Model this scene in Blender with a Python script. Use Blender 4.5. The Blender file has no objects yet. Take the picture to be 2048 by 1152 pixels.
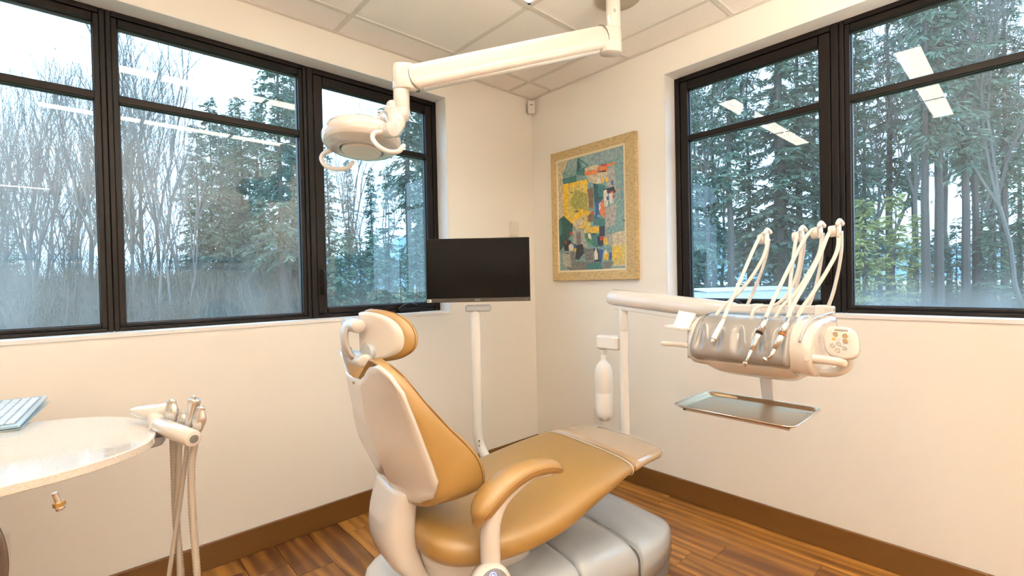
import bpy, bmesh, math, random
from math import sin, cos, pi, radians, sqrt
from mathutils import Vector, Matrix, noise as mnoise

S = bpy.context.scene
col = S.collection
V = Vector

# ------------------------------------------------------------------ camera
CAM = V((-2.4683, -2.4449, 1.2341))
FPX = 950.55
_y, _p, _r = radians(42.5057), radians(-0.7709), radians(-1.1734)
FW = V((sin(_y)*cos(_p), cos(_y)*cos(_p), sin(_p)))
_rt = V((cos(_y), -sin(_y), 0)); _up = _rt.cross(FW)
RT = _rt*cos(_r) + _up*sin(_r)
UP = -_rt*sin(_r) + _up*cos(_r)
cd = bpy.data.cameras.new('camera'); cam = bpy.data.objects.new('camera', cd); col.objects.link(cam)
cd.sensor_width = 36.0; cd.lens = 36.0*FPX/2048; cd.clip_start = 0.02; cd.clip_end = 2000
m = Matrix((RT, UP, -FW)).transposed().to_4x4(); m.translation = CAM
cam.matrix_world = m
S.camera = cam

def ray(px, py): return FW + RT*((px-1024)/FPX) + UP*((576-py)/FPX)
def at(ax, px, py, v):
    d = ray(px, py); t = (v-CAM[ax])/d[ax]; return CAM + d*t
def at_x(px, py, v): return at(0, px, py, v)
def at_y(px, py, v): return at(1, px, py, v)
def at_z(px, py, v): return at(2, px, py, v)
def at_d(px, py, d): return CAM + ray(px, py)*d

# ------------------------------------------------------------------ world and exposure
SKY_STRENGTH = 4.1
LAMP_STRENGTH = 13.0
FILL_UPLIGHT = 172.0  # strength of the added fill uplights
LAMP_COLOR = (0.97, 0.87, 0.71, 1)
W = bpy.data.worlds.new('overcast_sky'); S.world = W; W.use_nodes = True
_bg = W.node_tree.nodes['Background']
_bg.inputs[0].default_value = (0.49, 0.74, 1.0, 1); _bg.inputs[1].default_value = SKY_STRENGTH
S.view_settings.view_transform = 'Standard'; S.view_settings.look = 'None'
S.view_settings.exposure = 0.15; S.view_settings.gamma = 1.0
S.view_settings.use_curve_mapping = False

# ------------------------------------------------------------------ helpers
def new(name, verts, faces, mat=None, parent=None, smooth=False, bevel=0, bseg=2, sub=0, solid=0, uv=None):
    me = bpy.data.meshes.new(name); me.from_pydata([tuple(v) for v in verts], [], faces); me.update()
    if smooth: me.polygons.foreach_set('use_smooth', [True]*len(me.polygons))
    o = bpy.data.objects.new(name, me); col.objects.link(o)
    if mat: me.materials.append(mat)
    if solid:
        md = o.modifiers.new('s', 'SOLIDIFY'); md.thickness = solid; md.offset = 0
    if bevel:
        md = o.modifiers.new('b', 'BEVEL'); md.width = bevel; md.segments = bseg; md.limit_method = 'ANGLE'; md.angle_limit = radians(35)
        md.harden_normals = True
        me.polygons.foreach_set('use_smooth', [True]*len(me.polygons))
    if sub:
        md = o.modifiers.new('u', 'SUBSURF'); md.levels = sub; md.render_levels = sub
    if parent: attach(o, parent)
    return o
def attach(o, p):
    o.parent = p
    if p.get('_b'): o.matrix_parent_inverse = Matrix.Translation(-V(p['_b']))
def thing(name, loc, label, cat, group=None):
    o = bpy.data.objects.new(name, None); col.objects.link(o); o.location = loc; o['_b'] = tuple(loc)
    o.empty_display_size = 0.1
    return tag(o, label, cat, group)
def tag(o, label, cat, group=None, kind=None):
    if label: o['label'] = label
    if cat: o['category'] = cat
    if group: o['group'] = group
    if kind: o['kind'] = kind
    return o
def struct(o): o['kind'] = 'structure'; return o

def boxdata(lo, hi):
    x0, y0, z0 = lo; x1, y1, z1 = hi
    v = [(x0,y0,z0),(x1,y0,z0),(x1,y1,z0),(x0,y1,z0),(x0,y0,z1),(x1,y0,z1),(x1,y1,z1),(x0,y1,z1)]
    f = [(0,3,2,1),(4,5,6,7),(0,1,5,4),(1,2,6,5),(2,3,7,6),(3,0,4,7)]
    return v, f
def boxes(name, L, mat, parent=None, **k):
    vs, fs = [], []
    for lo, hi in L:
        lo2 = [min(a, b) for a, b in zip(lo, hi)]; hi2 = [max(a, b) for a, b in zip(lo, hi)]
        v, f = boxdata(lo2, hi2); n = len(vs); vs += v; fs += [tuple(i+n for i in q) for q in f]
    return new(name, vs, fs, mat, parent, **k)
def box(name, lo, hi, mat, parent=None, **k): return boxes(name, [(lo, hi)], mat, parent, **k)
def obox(name, c, ax, ay, az, mat, parent=None, **k):
    """oriented box, half axes ax ay az"""
    c, ax, ay, az = V(c), V(ax), V(ay), V(az)
    v = [c+ax*i+ay*j+az*l for l in (-1, 1) for i, j in ((-1,-1),(1,-1),(1,1),(-1,1))]
    f = [(0,3,2,1),(4,5,6,7),(0,1,5,4),(1,2,6,5),(2,3,7,6),(3,0,4,7)]
    if ax.cross(ay).dot(az) < 0: f = [q[::-1] for q in f]
    return new(name, v, f, mat, parent, **k)
def loftdata(rings, cap=True, closed=True):
    vs, fs = [], []; n = len(rings[0])
    for r in rings: vs += [V(p) for p in r]
    for i in range(len(rings)-1):
        for j in range(n if closed else n-1):
            a = i*n+j; b = i*n+(j+1) % n; fs.append((a, b, b+n, a+n))
    if cap and closed:
        fs.append(tuple(range(n))[::-1]); k = (len(rings)-1)*n; fs.append(tuple(k+j for j in range(n)))
    return vs, fs
def loft(name, rings, mat, parent=None, cap=True, closed=True, smooth=True, **k):
    vs, fs = loftdata(rings, cap, closed)
    return fixn(new(name, vs, fs, mat, parent, smooth=smooth, **k))
def fixn(o):
    bm = bmesh.new(); bm.from_mesh(o.data); bmesh.ops.recalc_face_normals(bm, faces=bm.faces); bm.to_mesh(o.data); bm.free(); return o
def cr(P, k=6):
    P = [V(p) for p in P]; out = []
    for i in range(len(P)-1):
        p0 = P[i-1] if i else P[0]*2-P[1]; p1 = P[i]; p2 = P[i+1]; p3 = P[i+2] if i+2 < len(P) else P[-1]*2-P[-2]
        for j in range(k):
            t = j/k
            out.append(0.5*((2*p1)+(p2-p0)*t+(2*p0-5*p1+4*p2-p3)*t*t+(3*p1-p0-3*p2+p3)*t**3))
    out.append(P[-1]); return out
def crf(P, k=6): return [v.x for v in cr([V((a, 0, 0)) for a in P], k)]
def tubedata(pts, r, n=12, flat=1.0, side=None, cap=True, dome=False):
    pts = [V(p) for p in pts]; N = len(pts)
    rs = list(r) if isinstance(r, (list, tuple)) else [r]*N
    T = []
    for i in range(N):
        d = pts[min(i+1, N-1)]-pts[max(i-1, 0)]
        T.append(d.normalized())
    u = V(side) if side else (V((0, 0, 1)) if abs(T[0].z) < .9 else V((1, 0, 0)))
    rings = []
    for i in range(N):
        u = (u-T[i]*u.dot(T[i])).normalized(); w = T[i].cross(u)
        rings.append([pts[i]+u*(rs[i]*cos(2*pi*j/n))+w*(rs[i]*flat*sin(2*pi*j/n)) for j in range(n)])
    if dome:
        def cup(c, ring, d, rr):
            out = []
            for a in (30, 60, 85):
                out.append([c+(p-c)*cos(radians(a))+d*rr*sin(radians(a)) for p in ring])
            return out
        rings = cup(pts[0], rings[0], -T[0], rs[0])[::-1]+rings+cup(pts[-1], rings[-1], T[-1], rs[-1])
    return loftdata(rings, cap)
def tube(name, pts, r, mat, parent=None, n=12, **k):
    kk = {a: k.pop(a) for a in ('flat', 'side', 'cap', 'dome') if a in k}
    vs, fs = tubedata(pts, r, n, **kk)
    return fixn(new(name, vs, fs, mat, parent, smooth=True, **k))
def lathe(name, prof, origin, axis, mat, parent=None, n=32, smooth=True, **k):
    """prof: list of (radius, height along axis)"""
    o = V(origin); a = V(axis).normalized(); u = (V((0, 0, 1)) if abs(a.z) < .9 else V((1, 0, 0))); u = (u-a*u.dot(a)).normalized(); w = a.cross(u)
    rings = [[o+a*h+(u*cos(2*pi*j/n)+w*sin(2*pi*j/n))*max(r, 1e-4) for j in range(n)] for r, h in prof]
    ob = loft(name, rings, mat, parent, smooth=False, **k)
    if smooth:
        smooth_angle(ob)
    return ob
def smooth_angle(o, a=32):
    me = o.data; bm = bmesh.new(); bm.from_mesh(me)
    for f in bm.faces: f.smooth = True
    for e in bm.edges:
        if len(e.link_faces) == 2 and e.calc_face_angle(0) > radians(a): e.smooth = False
    bm.to_mesh(me); bm.free(); return o
def cyl(name, a, b, r, mat, parent=None, n=24, bev=0.0, **k):
    a, b = V(a), V(b); L = (b-a).length; e = min(bev, L/2, r*.9)
    prof = [(r-e, 0), (r-e*.3, e*.3), (r, e), (r, L-e), (r-e*.3, L-e*.3), (r-e, L)] if e else [(r, 0), (r, L)]
    return lathe(name, prof, a, b-a, mat, parent, n, **k)
def prism(name, poly, off, mat, parent=None, **k):
    P = [V(p) for p in poly]; off = V(off); n = len(P)
    vs = P+[p+off for p in P]; fs = [tuple(range(n))[::-1], tuple(range(n, 2*n))]+[(i, (i+1) % n, (i+1) % n+n, i+n) for i in range(n)]
    return fixn(new(name, vs, fs, mat, parent, **k))
def join(name, data, mat, parent=None, smooth=True, **k):
    vs, fs = [], []
    for v, f in data:
        n = len(vs); vs += list(v); fs += [tuple(i+n for i in q) for q in f]
    return fixn(new(name, vs, fs, mat, parent, smooth=smooth, **k))
def lerp(a, b, t): return a+(b-a)*t
def interp(x, T):
    if x <= T[0][0]: return T[0][1]
    for (x0, y0), (x1, y1) in zip(T, T[1:]):
        if x <= x1: return lerp(y0, y1, (x-x0)/(x1-x0))
    return T[-1][1]
def sm(x, T):
    """smooth interpolation"""
    if x <= T[0][0]: return T[0][1]
    for (x0, y0), (x1, y1) in zip(T, T[1:]):
        if x <= x1:
            t = (x-x0)/(x1-x0); t = t*t*(3-2*t); return lerp(y0, y1, t)
    return T[-1][1]
def text(name, body, size, loc, xdir, zdir, mat, parent, ext=0.0004, align='CENTER'):
    c = bpy.data.curves.new(name, 'FONT'); c.body = body; c.size = size; c.extrude = ext; c.align_x = align; c.align_y = 'CENTER'
    tmp = bpy.data.objects.new(name+'_curve', c); col.objects.link(tmp)
    bpy.context.view_layer.update()
    me = bpy.data.meshes.new_from_object(tmp.evaluated_get(bpy.context.evaluated_depsgraph_get())); me.name = name
    bpy.data.objects.remove(tmp); bpy.data.curves.remove(c)
    me.materials.clear(); me.materials.append(mat)
    o = bpy.data.objects.new(name, me); col.objects.link(o)
    x = V(xdir).normalized(); y = V(zdir); y = (y-x*y.dot(x)).normalized(); z = x.cross(y)
    mm = Matrix((x, y, z)).transposed().to_4x4(); mm.translation = V(loc)
    if parent:
        attach(o, parent)
    o.matrix_basis = mm
    return o

# ------------------------------------------------------------------ materials
def mat(name, c, rough=0.5, metal=0.0, coat=0.0, bump=0.0, bscale=200, spec=0.5, emis=None, estr=0, trans=0, var=0.0, vscale=8, crough=.06):
    m = bpy.data.materials.new(name); m.use_nodes = True; nt = m.node_tree; b = nt.nodes['Principled BSDF']
    b.inputs['Base Color'].default_value = (*c, 1); b.inputs['Roughness'].default_value = rough; b.inputs['Metallic'].default_value = metal
    b.inputs['Coat Weight'].default_value = coat; b.inputs['Coat Roughness'].default_value = crough; b.inputs['Specular IOR Level'].default_value = spec
    b.inputs['Transmission Weight'].default_value = trans
    if emis: b.inputs['Emission Color'].default_value = (*emis, 1); b.inputs['Emission Strength'].default_value = estr
    if bump or var:
        tc = nt.nodes.new('ShaderNodeTexCoord')
    if bump:
        n = nt.nodes.new('ShaderNodeTexNoise'); n.inputs['Scale'].default_value = bscale; n.inputs['Detail'].default_value = 4
        bp = nt.nodes.new('ShaderNodeBump'); bp.inputs['Strength'].default_value = bump; bp.inputs['Distance'].default_value = 0.002
        nt.links.new(tc.outputs['Object'], n.inputs['Vector']); nt.links.new(n.outputs['Fac'], bp.inputs['Height']); nt.links.new(bp.outputs['Normal'], b.inputs['Normal'])
    if var:
        n = nt.nodes.new('ShaderNodeTexNoise'); n.inputs['Scale'].default_value = vscale; n.inputs['Detail'].default_value = 5
        r = nt.nodes.new('ShaderNodeMixRGB'); r.inputs[1].default_value = (*[x*(1-var) for x in c], 1); r.inputs[2].default_value = (*[min(1, x*(1+var)) for x in c], 1)
        nt.links.new(tc.outputs['Object'], n.inputs['Vector']); nt.links.new(n.outputs['Fac'], r.inputs[0]); nt.links.new(r.outputs[0], b.inputs['Base Color'])
    return m
M_wall = mat('wall_paint', (.89, .86, .80), .62, bump=.12, bscale=420, var=.012, vscale=2)
M_reveal = mat('reveal_paint', (.84, .83, .82), .45)
M_grid = mat('ceiling_grid_metal', (.70, .66, .61), .45)
M_frame = mat('bronze_window_frame', (.007, .005, .0045), .38, spec=.18)
M_gasket = mat('window_gasket', (.006, .006, .007), .5)
M_base = mat('baseboard_vinyl', (.115, .048, .010), .38, var=.1, vscale=14)
M_gold = mat('mustard_vinyl', (.30, .168, .040), .45, bump=.10, bscale=260, spec=.9, coat=.35, crough=.38, var=.05, vscale=5)
M_seam = mat('upholstery_piping', (.20, .09, .02), .5)
M_white = mat('white_plastic', (.80, .785, .76), .2, coat=.35)
M_shell = mat('warm_white_shell', (.74, .69, .64), .14, coat=.6)
M_greyw = mat('cool_grey_plastic', (.43, .47, .51), .18, coat=.4)
M_satin = mat('satin_joint_metal', (.62, .60, .58), .38, metal=.45)
M_dgrey = mat('dark_grey_plastic', (.13, .125, .12), .45)
M_silver = mat('satin_silver', (.74, .72, .70), .24, metal=.9)
M_chrome = mat('chrome', (.72, .70, .68), .12, metal=1)
M_steel = mat('brushed_steel', (.54, .41, .27), .30, metal=1, bump=.06, bscale=500)
M_cover = mat('grey_head_cover', (.27, .25, .235), .22, coat=.6)
M_black = mat('black_plastic', (.007, .006, .006), .4, spec=.15)
M_screen = mat('monitor_screen', (.003, .0025, .0022), .12, spec=.08)
M_paper = mat('white_label', (.75, .75, .72), .5)
M_green = mat('green_print', (.02, .22, .08), .5)
M_greytext = mat('grey_print', (.28, .27, .25), .4)
M_blackmark = mat('black_print', (.02, .02, .02), .5)
M_hose = mat('beige_grey_hose', (.40, .345, .285), .5)
M_hosew = mat('white_hose', (.76, .72, .66), .32, coat=.2)
M_quartz = None
M_outlet = mat('outlet_plastic', (.80, .76, .70), .35)
M_key = mat('pale_key', (.62, .74, .84), .35, coat=.3)
M_keyb = mat('keyboard_cover_film', (.40, .58, .70), .18, coat=.5)
M_keyg = mat('keyboard_gap', (.10, .15, .24), .5)
M_brass = mat('brass', (.6, .42, .14), .3, metal=1)
M_bottle = mat('milky_bottle', (.80, .78, .75), .28, coat=.3)
M_bulb = mat('troffer_lens', (.9, .9, .9), .5, emis=LAMP_COLOR[:3], estr=LAMP_STRENGTH)
M_icon = mat('blue_led', (.1, .1, .6), .5, emis=(.12, .18, 1.0), estr=5)
M_iconw = mat('white_led', (.1, .1, .6), .5, emis=(.7, .8, 1.0), estr=2.5)
M_amber = mat('amber_led', (.4, .2, .02), .5, emis=(1, .5, .05), estr=1)
M_display = mat('lit_display', (.5, .5, .5), .3, emis=(1.0, .93, .82), estr=.75)
M_lens = mat('lamp_lens', (.62, .62, .62), .08, coat=.6)
M_dkring = mat('lamp_dark_insert', (.22, .23, .26), .12, metal=.8)
M_covervinyl = mat('clear_foot_cover', (.40, .275, .165), .10, coat=.8, spec=.6)
M_stoolpad = mat('taupe_vinyl', (.075, .05, .038), .45)

def ceiling_mat():
    m = bpy.data.materials.new('acoustic_tile'); m.use_nodes = True; nt = m.node_tree; b = nt.nodes['Principled BSDF']
    tc = nt.nodes.new('ShaderNodeTexCoord'); n = nt.nodes.new('ShaderNodeTexNoise'); n.inputs['Scale'].default_value = 160; n.inputs['Detail'].default_value = 6
    r = nt.nodes.new('ShaderNodeValToRGB'); r.color_ramp.elements[0].position = .3; r.color_ramp.elements[0].color = (.84, .80, .76, 1); r.color_ramp.elements[1].position = .55; r.color_ramp.elements[1].color = (.93, .89, .85, 1)
    bp = nt.nodes.new('ShaderNodeBump'); bp.inputs['Strength'].default_value = .25; bp.inputs['Distance'].default_value = .002
    nt.links.new(tc.outputs['Object'], n.inputs['Vector']); nt.links.new(n.outputs['Fac'], r.inputs[0]); nt.links.new(r.outputs[0], b.inputs['Base Color'])
    nt.links.new(n.outputs['Fac'], bp.inputs['Height']); nt.links.new(bp.outputs[0], b.inputs['Normal']); b.inputs['Roughness'].default_value = .8
    return m
M_tile = ceiling_mat()
def wood_mat():
    m = bpy.data.materials.new('walnut_plank'); m.use_nodes = True; nt = m.node_tree; b = nt.nodes['Principled BSDF']; N = nt.nodes.new; L = nt.links.new
    tc = N('ShaderNodeTexCoord'); oi = N('ShaderNodeObjectInfo')
    add = N('ShaderNodeVectorMath'); add.operation = 'ADD'
    sc = N('ShaderNodeVectorMath'); sc.operation = 'SCALE'; sc.inputs['Scale'].default_value = 37.0
    cb = N('ShaderNodeCombineXYZ'); L(oi.outputs['Random'], cb.inputs[0]); L(oi.outputs['Random'], cb.inputs[1]); L(cb.outputs[0], sc.inputs[0])
    L(tc.outputs['Object'], add.inputs[0]); L(sc.outputs[0], add.inputs[1])
    mp = N('ShaderNodeMapping'); mp.inputs['Scale'].default_value = (6, .8, 6); L(add.outputs[0], mp.inputs[0])
    n1 = N('ShaderNodeTexNoise'); n1.inputs['Scale'].default_value = 1.6; n1.inputs['Detail'].default_value = 5; n1.inputs['Distortion'].default_value = 1.4; L(mp.outputs[0], n1.inputs[0])
    mp2 = N('ShaderNodeMapping'); mp2.inputs['Scale'].default_value = (24, 1.3, 24); L(add.outputs[0], mp2.inputs[0])
    n2 = N('ShaderNodeTexNoise'); n2.inputs['Scale'].default_value = 1.5; n2.inputs['Detail'].default_value = 4; n2.inputs['Distortion'].default_value = .5; L(mp2.outputs[0], n2.inputs[0])
    wv = N('ShaderNodeTexWave'); wv.wave_type = 'BANDS'; wv.bands_direction = 'X'; wv.inputs['Scale'].default_value = .9; wv.inputs['Distortion'].default_value = 9; wv.inputs['Detail'].default_value = 3; wv.inputs['Detail Scale'].default_value = .8; L(mp.outputs[0], wv.inputs[0])
    a1 = N('ShaderNodeMath'); a1.operation = 'MULTIPLY_ADD'; L(n1.outputs['Fac'], a1.inputs[0]); a1.inputs[1].default_value = .9
    a0 = N('ShaderNodeMath'); a0.operation = 'MULTIPLY'; L(wv.outputs['Fac'], a0.inputs[0]); a0.inputs[1].default_value = .22; L(a0.outputs[0], a1.inputs[2])
    a2 = N('ShaderNodeMath'); a2.operation = 'MULTIPLY_ADD'; L(n2.outputs['Fac'], a2.inputs[0]); a2.inputs[1].default_value = .26; L(a1.outputs[0], a2.inputs[2])
    a3 = N('ShaderNodeMath'); a3.operation = 'MULTIPLY_ADD'; L(oi.outputs['Random'], a3.inputs[0]); a3.inputs[1].default_value = .34; L(a2.outputs[0], a3.inputs[2])
    r = N('ShaderNodeValToRGB'); e = r.color_ramp.elements
    e[0].position = .66; e[0].color = (.10, .034, .010, 1); e[1].position = 1.18; e[1].color = (.42, .20, .045, 1)
    x = e.new(.80); x.color = (.17, .070, .017, 1); x = e.new(.95); x.color = (.27, .120, .026, 1)
    mr = N('ShaderNodeMath'); mr.operation = 'SUBTRACT'; L(a3.outputs[0], mr.inputs[0]); mr.inputs[1].default_value = .12
    e[-1].position = 1.0; e[0].position = .5; e[1].position = .66; e[2].position = .82
    L(mr.outputs[0], r.inputs[0]); L(r.outputs[0], b.inputs['Base Color'])
    b.inputs['Roughness'].default_value = .36
    bp = N('ShaderNodeBump'); bp.inputs['Strength'].default_value = .08; bp.inputs['Distance'].default_value = .002; L(n2.outputs['Fac'], bp.inputs['Height']); L(bp.outputs[0], b.inputs['Normal'])
    return m
M_wood = wood_mat()
def glass_mat(veil=.05, low=.10, z0=1.08, z1=1.5, side=None):
    m = bpy.data.materials.new('window_glass'); m.use_nodes = True; nt = m.node_tree; nt.nodes.clear(); N = nt.nodes.new; L = nt.links.new
    out = N('ShaderNodeOutputMaterial'); tr = N('ShaderNodeBsdfTransparent'); tr.inputs[0].default_value = (.95, .985, .99, 1)
    gl = N('ShaderNodeBsdfGlossy'); gl.inputs['Roughness'].default_value = 0.0
    lw = N('ShaderNodeLayerWeight'); lw.inputs[0].default_value = .5
    pw = N('ShaderNodeMath'); pw.operation = 'POWER'; pw.inputs[1].default_value = 4.0; L(lw.outputs['Facing'], pw.inputs[0])
    ma = N('ShaderNodeMath'); ma.operation = 'MULTIPLY_ADD'; ma.inputs[1].default_value = .55; ma.inputs[2].default_value = .045; L(pw.outputs[0], ma.inputs[0])
    mx = N('ShaderNodeMixShader'); L(ma.outputs[0], mx.inputs[0]); L(tr.outputs[0], mx.inputs[1]); L(gl.outputs[0], mx.inputs[2])
    # painted haze veil with dust and condensation on the pane, thicker towards its foot
    tc = N('ShaderNodeTexCoord'); geo = N('ShaderNodeNewGeometry'); sp = N('ShaderNodeSeparateXYZ'); L(geo.outputs['Position'], sp.inputs[0])
    mp = N('ShaderNodeMapping'); mp.inputs['Scale'].default_value = (5, 5, 1.0); L(geo.outputs['Position'], mp.inputs[0])
    ns = N('ShaderNodeTexNoise'); ns.inputs['Scale'].default_value = 2.2; ns.inputs['Detail'].default_value = 5; L(mp.outputs[0], ns.inputs[0])
    mr = N('ShaderNodeMapRange'); mr.inputs['From Min'].default_value = z0; mr.inputs['From Max'].default_value = z1; mr.inputs['To Min'].default_value = low; mr.inputs['To Max'].default_value = 0.0; mr.interpolation_type = 'SMOOTHSTEP'; L(sp.outputs['Z'], mr.inputs['Value'])
    ad = N('ShaderNodeMath'); ad.operation = 'ADD'; ad.inputs[1].default_value = veil; L(mr.outputs[0], ad.inputs[0])
    src = ad.outputs[0]
    if side is not None:
        ms = N('ShaderNodeMapRange'); ms.inputs['From Min'].default_value = side[0]; ms.inputs['From Max'].default_value = side[1]; ms.inputs['To Min'].default_value = side[2]; ms.inputs['To Max'].default_value = 0.0; L(sp.outputs['X'], ms.inputs['Value'])
        a2 = N('ShaderNodeMath'); a2.operation = 'ADD'; L(src, a2.inputs[0]); L(ms.outputs[0], a2.inputs[1]); src = a2.outputs[0]
    mu = N('ShaderNodeMath'); mu.operation = 'MULTIPLY'; L(src, mu.inputs[0])
    nr = N('ShaderNodeMapRange'); nr.inputs['From Min'].default_value = .3; nr.inputs['From Max'].default_value = .7; nr.inputs['To Min'].default_value = .5; nr.inputs['To Max'].default_value = 1.4; L(ns.outputs['Fac'], nr.inputs['Value']); L(nr.outputs[0], mu.inputs[1])
    tl = N('ShaderNodeBsdfTranslucent'); tl.inputs[0].default_value = (.9, .9, .9, 1)
    mx2 = N('ShaderNodeMixShader'); L(mu.outputs[0], mx2.inputs[0]); L(mx.outputs[0], mx2.inputs[1]); L(tl.outputs[0], mx2.inputs[2])
    L(mx2.outputs[0], out.inputs[0]); return m
def quartz_mat():
    m = bpy.data.materials.new('speckled_quartz'); m.use_nodes = True; nt = m.node_tree; b = nt.nodes['Principled BSDF']; N = nt.nodes.new; L = nt.links.new
    tc = N('ShaderNodeTexCoord'); vo = N('ShaderNodeTexVoronoi'); vo.inputs['Scale'].default_value = 330; L(tc.outputs['Object'], vo.inputs[0])
    ns = N('ShaderNodeTexNoise'); ns.inputs['Scale'].default_value = 420; L(tc.outputs['Object'], ns.inputs[0])
    r = N('ShaderNodeValToRGB'); e = r.color_ramp.elements; e[0].position = .25; e[0].color = (.45, .36, .27, 1); e[1].position = .42; e[1].color = (.80, .76, .70, 1)
    L(ns.outputs['Fac'], r.inputs[0])
    mx = N('ShaderNodeMixRGB'); mx.blend_type = 'MULTIPLY'; mx.inputs[0].default_value = .08; L(r.outputs[0], mx.inputs[1]); L(vo.outputs['Color'], mx.inputs[2])
    L(mx.outputs[0], b.inputs['Base Color']); b.inputs['Roughness'].default_value = .07; b.inputs['Coat Weight'].default_value = .5; return m
M_quartz = quartz_mat()
def frame_wood():
    m = bpy.data.materials.new('weathered_gilt_wood'); m.use_nodes = True; nt = m.node_tree; b = nt.nodes['Principled BSDF']; N = nt.nodes.new; L = nt.links.new
    tc = N('ShaderNodeTexCoord'); mp = N('ShaderNodeMapping'); mp.inputs['Scale'].default_value = (12, 12, 40); L(tc.outputs['Object'], mp.inputs[0])
    ns = N('ShaderNodeTexNoise'); ns.inputs['Scale'].default_value = 3; ns.inputs['Detail'].default_value = 8; ns.inputs['Roughness'].default_value = .7; L(mp.outputs[0], ns.inputs[0])
    r = N('ShaderNodeValToRGB'); e = r.color_ramp.elements; e[0].position = .3; e[0].color = (.30, .20, .08, 1); e[1].position = .58; e[1].color = (.56, .42, .20, 1); L(ns.outputs['Fac'], r.inputs[0]); L(r.outputs[0], b.inputs['Base Color'])
    bp = N('ShaderNodeBump'); bp.inputs['Strength'].default_value = .5; bp.inputs['Distance'].default_value = .002; L(ns.outputs['Fac'], bp.inputs['Height']); L(bp.outputs[0], b.inputs['Normal']); b.inputs['Roughness'].default_value = .5; return m
M_gilt = frame_wood()

# ------------------------------------------------------------------ room shell
H = 2.55; X0 = -6.0; Y0 = -7.2; T = 0.20; RC = 0.106
ZS, ZH = 1.058, 2.3835
# left wall (y = 0), opening x from OL0 to OL1
OL0, OL1 = -3.165, -0.755
OR0, OR1 = -2.665, -1.056
struct(boxes('wall_left', [((X0, 0, 0), (T, T, ZS)), ((X0, 0, ZH), (T, T, H+.15)), ((X0, 0, ZS), (OL0, T, ZH)), ((OL1, 0, ZS), (T, T, ZH))], M_wall))
struct(boxes('wall_right', [((0, Y0, 0), (T, 0, ZS)), ((0, Y0, ZH), (T, 0, H+.15)), ((0, Y0, ZS), (T, OR0, ZH)), ((0, OR1, ZS), (T, 0, ZH))], M_wall))
wf = struct(box('wall_far', (X0-T, Y0-T, 0), (T, Y0, H+.15), M_wall))
wb = struct(box('wall_back', (X0-T, Y0, 0), (X0, T, H+.15), M_wall))
# reveals / sills: painted linings of the recesses
e = .003
struct(boxes('trim_1', [((OL0, -.006, ZS-.012), (OL1, RC+.02, ZS+e)), ((OL0-e, 0-e, ZH-e), (OL1+e, RC, ZH+.004)), ((OL1-e, -e, ZS), (OL1+.004, RC, ZH)), ((OL0-.004, -e, ZS), (OL0+e, RC, ZH))], M_reveal))
struct(boxes('trim_2', [((-.006, OR0, ZS-.012), (RC+.02, OR1, ZS+e)), ((-e, OR0-e, ZH-e), (RC, OR1+e, ZH+.004)), ((-e, OR1-e, ZS), (RC, OR1+.004, ZH)), ((-e, OR0-.004, ZS), (RC, OR0+e, ZH))], M_reveal))
def basebd(name, seg):
    o = struct(boxes(name, seg, M_base, bevel=.004)); return o
basebd('baseboard_left', [((X0, -.014, 0), (0, 0, .116))])
basebd('baseboard_right', [((-.014, Y0, 0), (0, -.014, .116))])
# floor slab and planks
fl = struct(box('floor', (X0, Y0, -.2), (T, T, -.012), M_dgrey)); fl['_b'] = (0, 0, 0)
random.seed(4)
PW, PL = .15, 1.22
pmesh = {}
def plank(x0, y0, x1, y1):
    g = .0009
    key = (round(x1-x0, 3), round(y1-y0, 3))
    if key not in pmesh:
        w, l = x1-x0, y1-y0
        o = box('plank', (0, 0, -.011), (w-g*2, l-g*2, 0), M_wood)
        pmesh[key] = o.data; bm = bmesh.new(); bm.from_mesh(o.data)
        bmesh.ops.bevel(bm, geom=[q for q in bm.edges if all(v.co.z > -.001 for v in q.verts)], offset=.0008, segments=1, affect='EDGES'); bm.to_mesh(o.data); bm.free()
    else:
        o = bpy.data.objects.new('plank', pmesh[key]); col.objects.link(o)
    o.parent = fl; o.location = (x0+g, y0+g, 0)
xs = [-.002-PW*i for i in range(0, 41)]
offs = {0: -1.06, 1: -.62, 2: -.28}
for i, xr in enumerate(xs[:-1]):
    off = offs.get(i, -random.random()*PL)
    if i == 9: off = -.14
    y = off+PL if off+PL > 0 else off
    ys = [0.0]; yy = off
    while yy > Y0: 
        ys.append(yy); yy -= PL
    ys.append(Y0)
    for a, b_ in zip(ys, ys[1:]):
        if a-b_ > .03: plank(max(xr-PW, X0), b_, xr, a)
# ceiling
ce = struct(box('ceiling', (X0, Y0, H+.02), (T, T, H+.15), M_tile)); ce['_b'] = (0, 0, 0)
gx = [0, -.2308]; 
while gx[-1]-.6085 > X0: gx.append(gx[-1]-.6085)
gx.append(X0)
gy = [0, -.2168]
while gy[-1]-.6112 > Y0: gy.append(gy[-1]-.6112)
gy.append(Y0)
tees = [((x-.012, Y0, H-.004), (x+.012, 0, H+.004)) for x in gx[1:-1]]+[((X0, y-.012, H-.0045), (0, y+.012, H+.0035)) for y in gy[1:-1]]
tees += [((X0, -.022, H-.005), (0, 0, H+.003)), ((-.022, Y0, H-.0055), (0, 0, H+.0025))]
boxes('ceiling_grid', tees, M_grid, ce)
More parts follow.
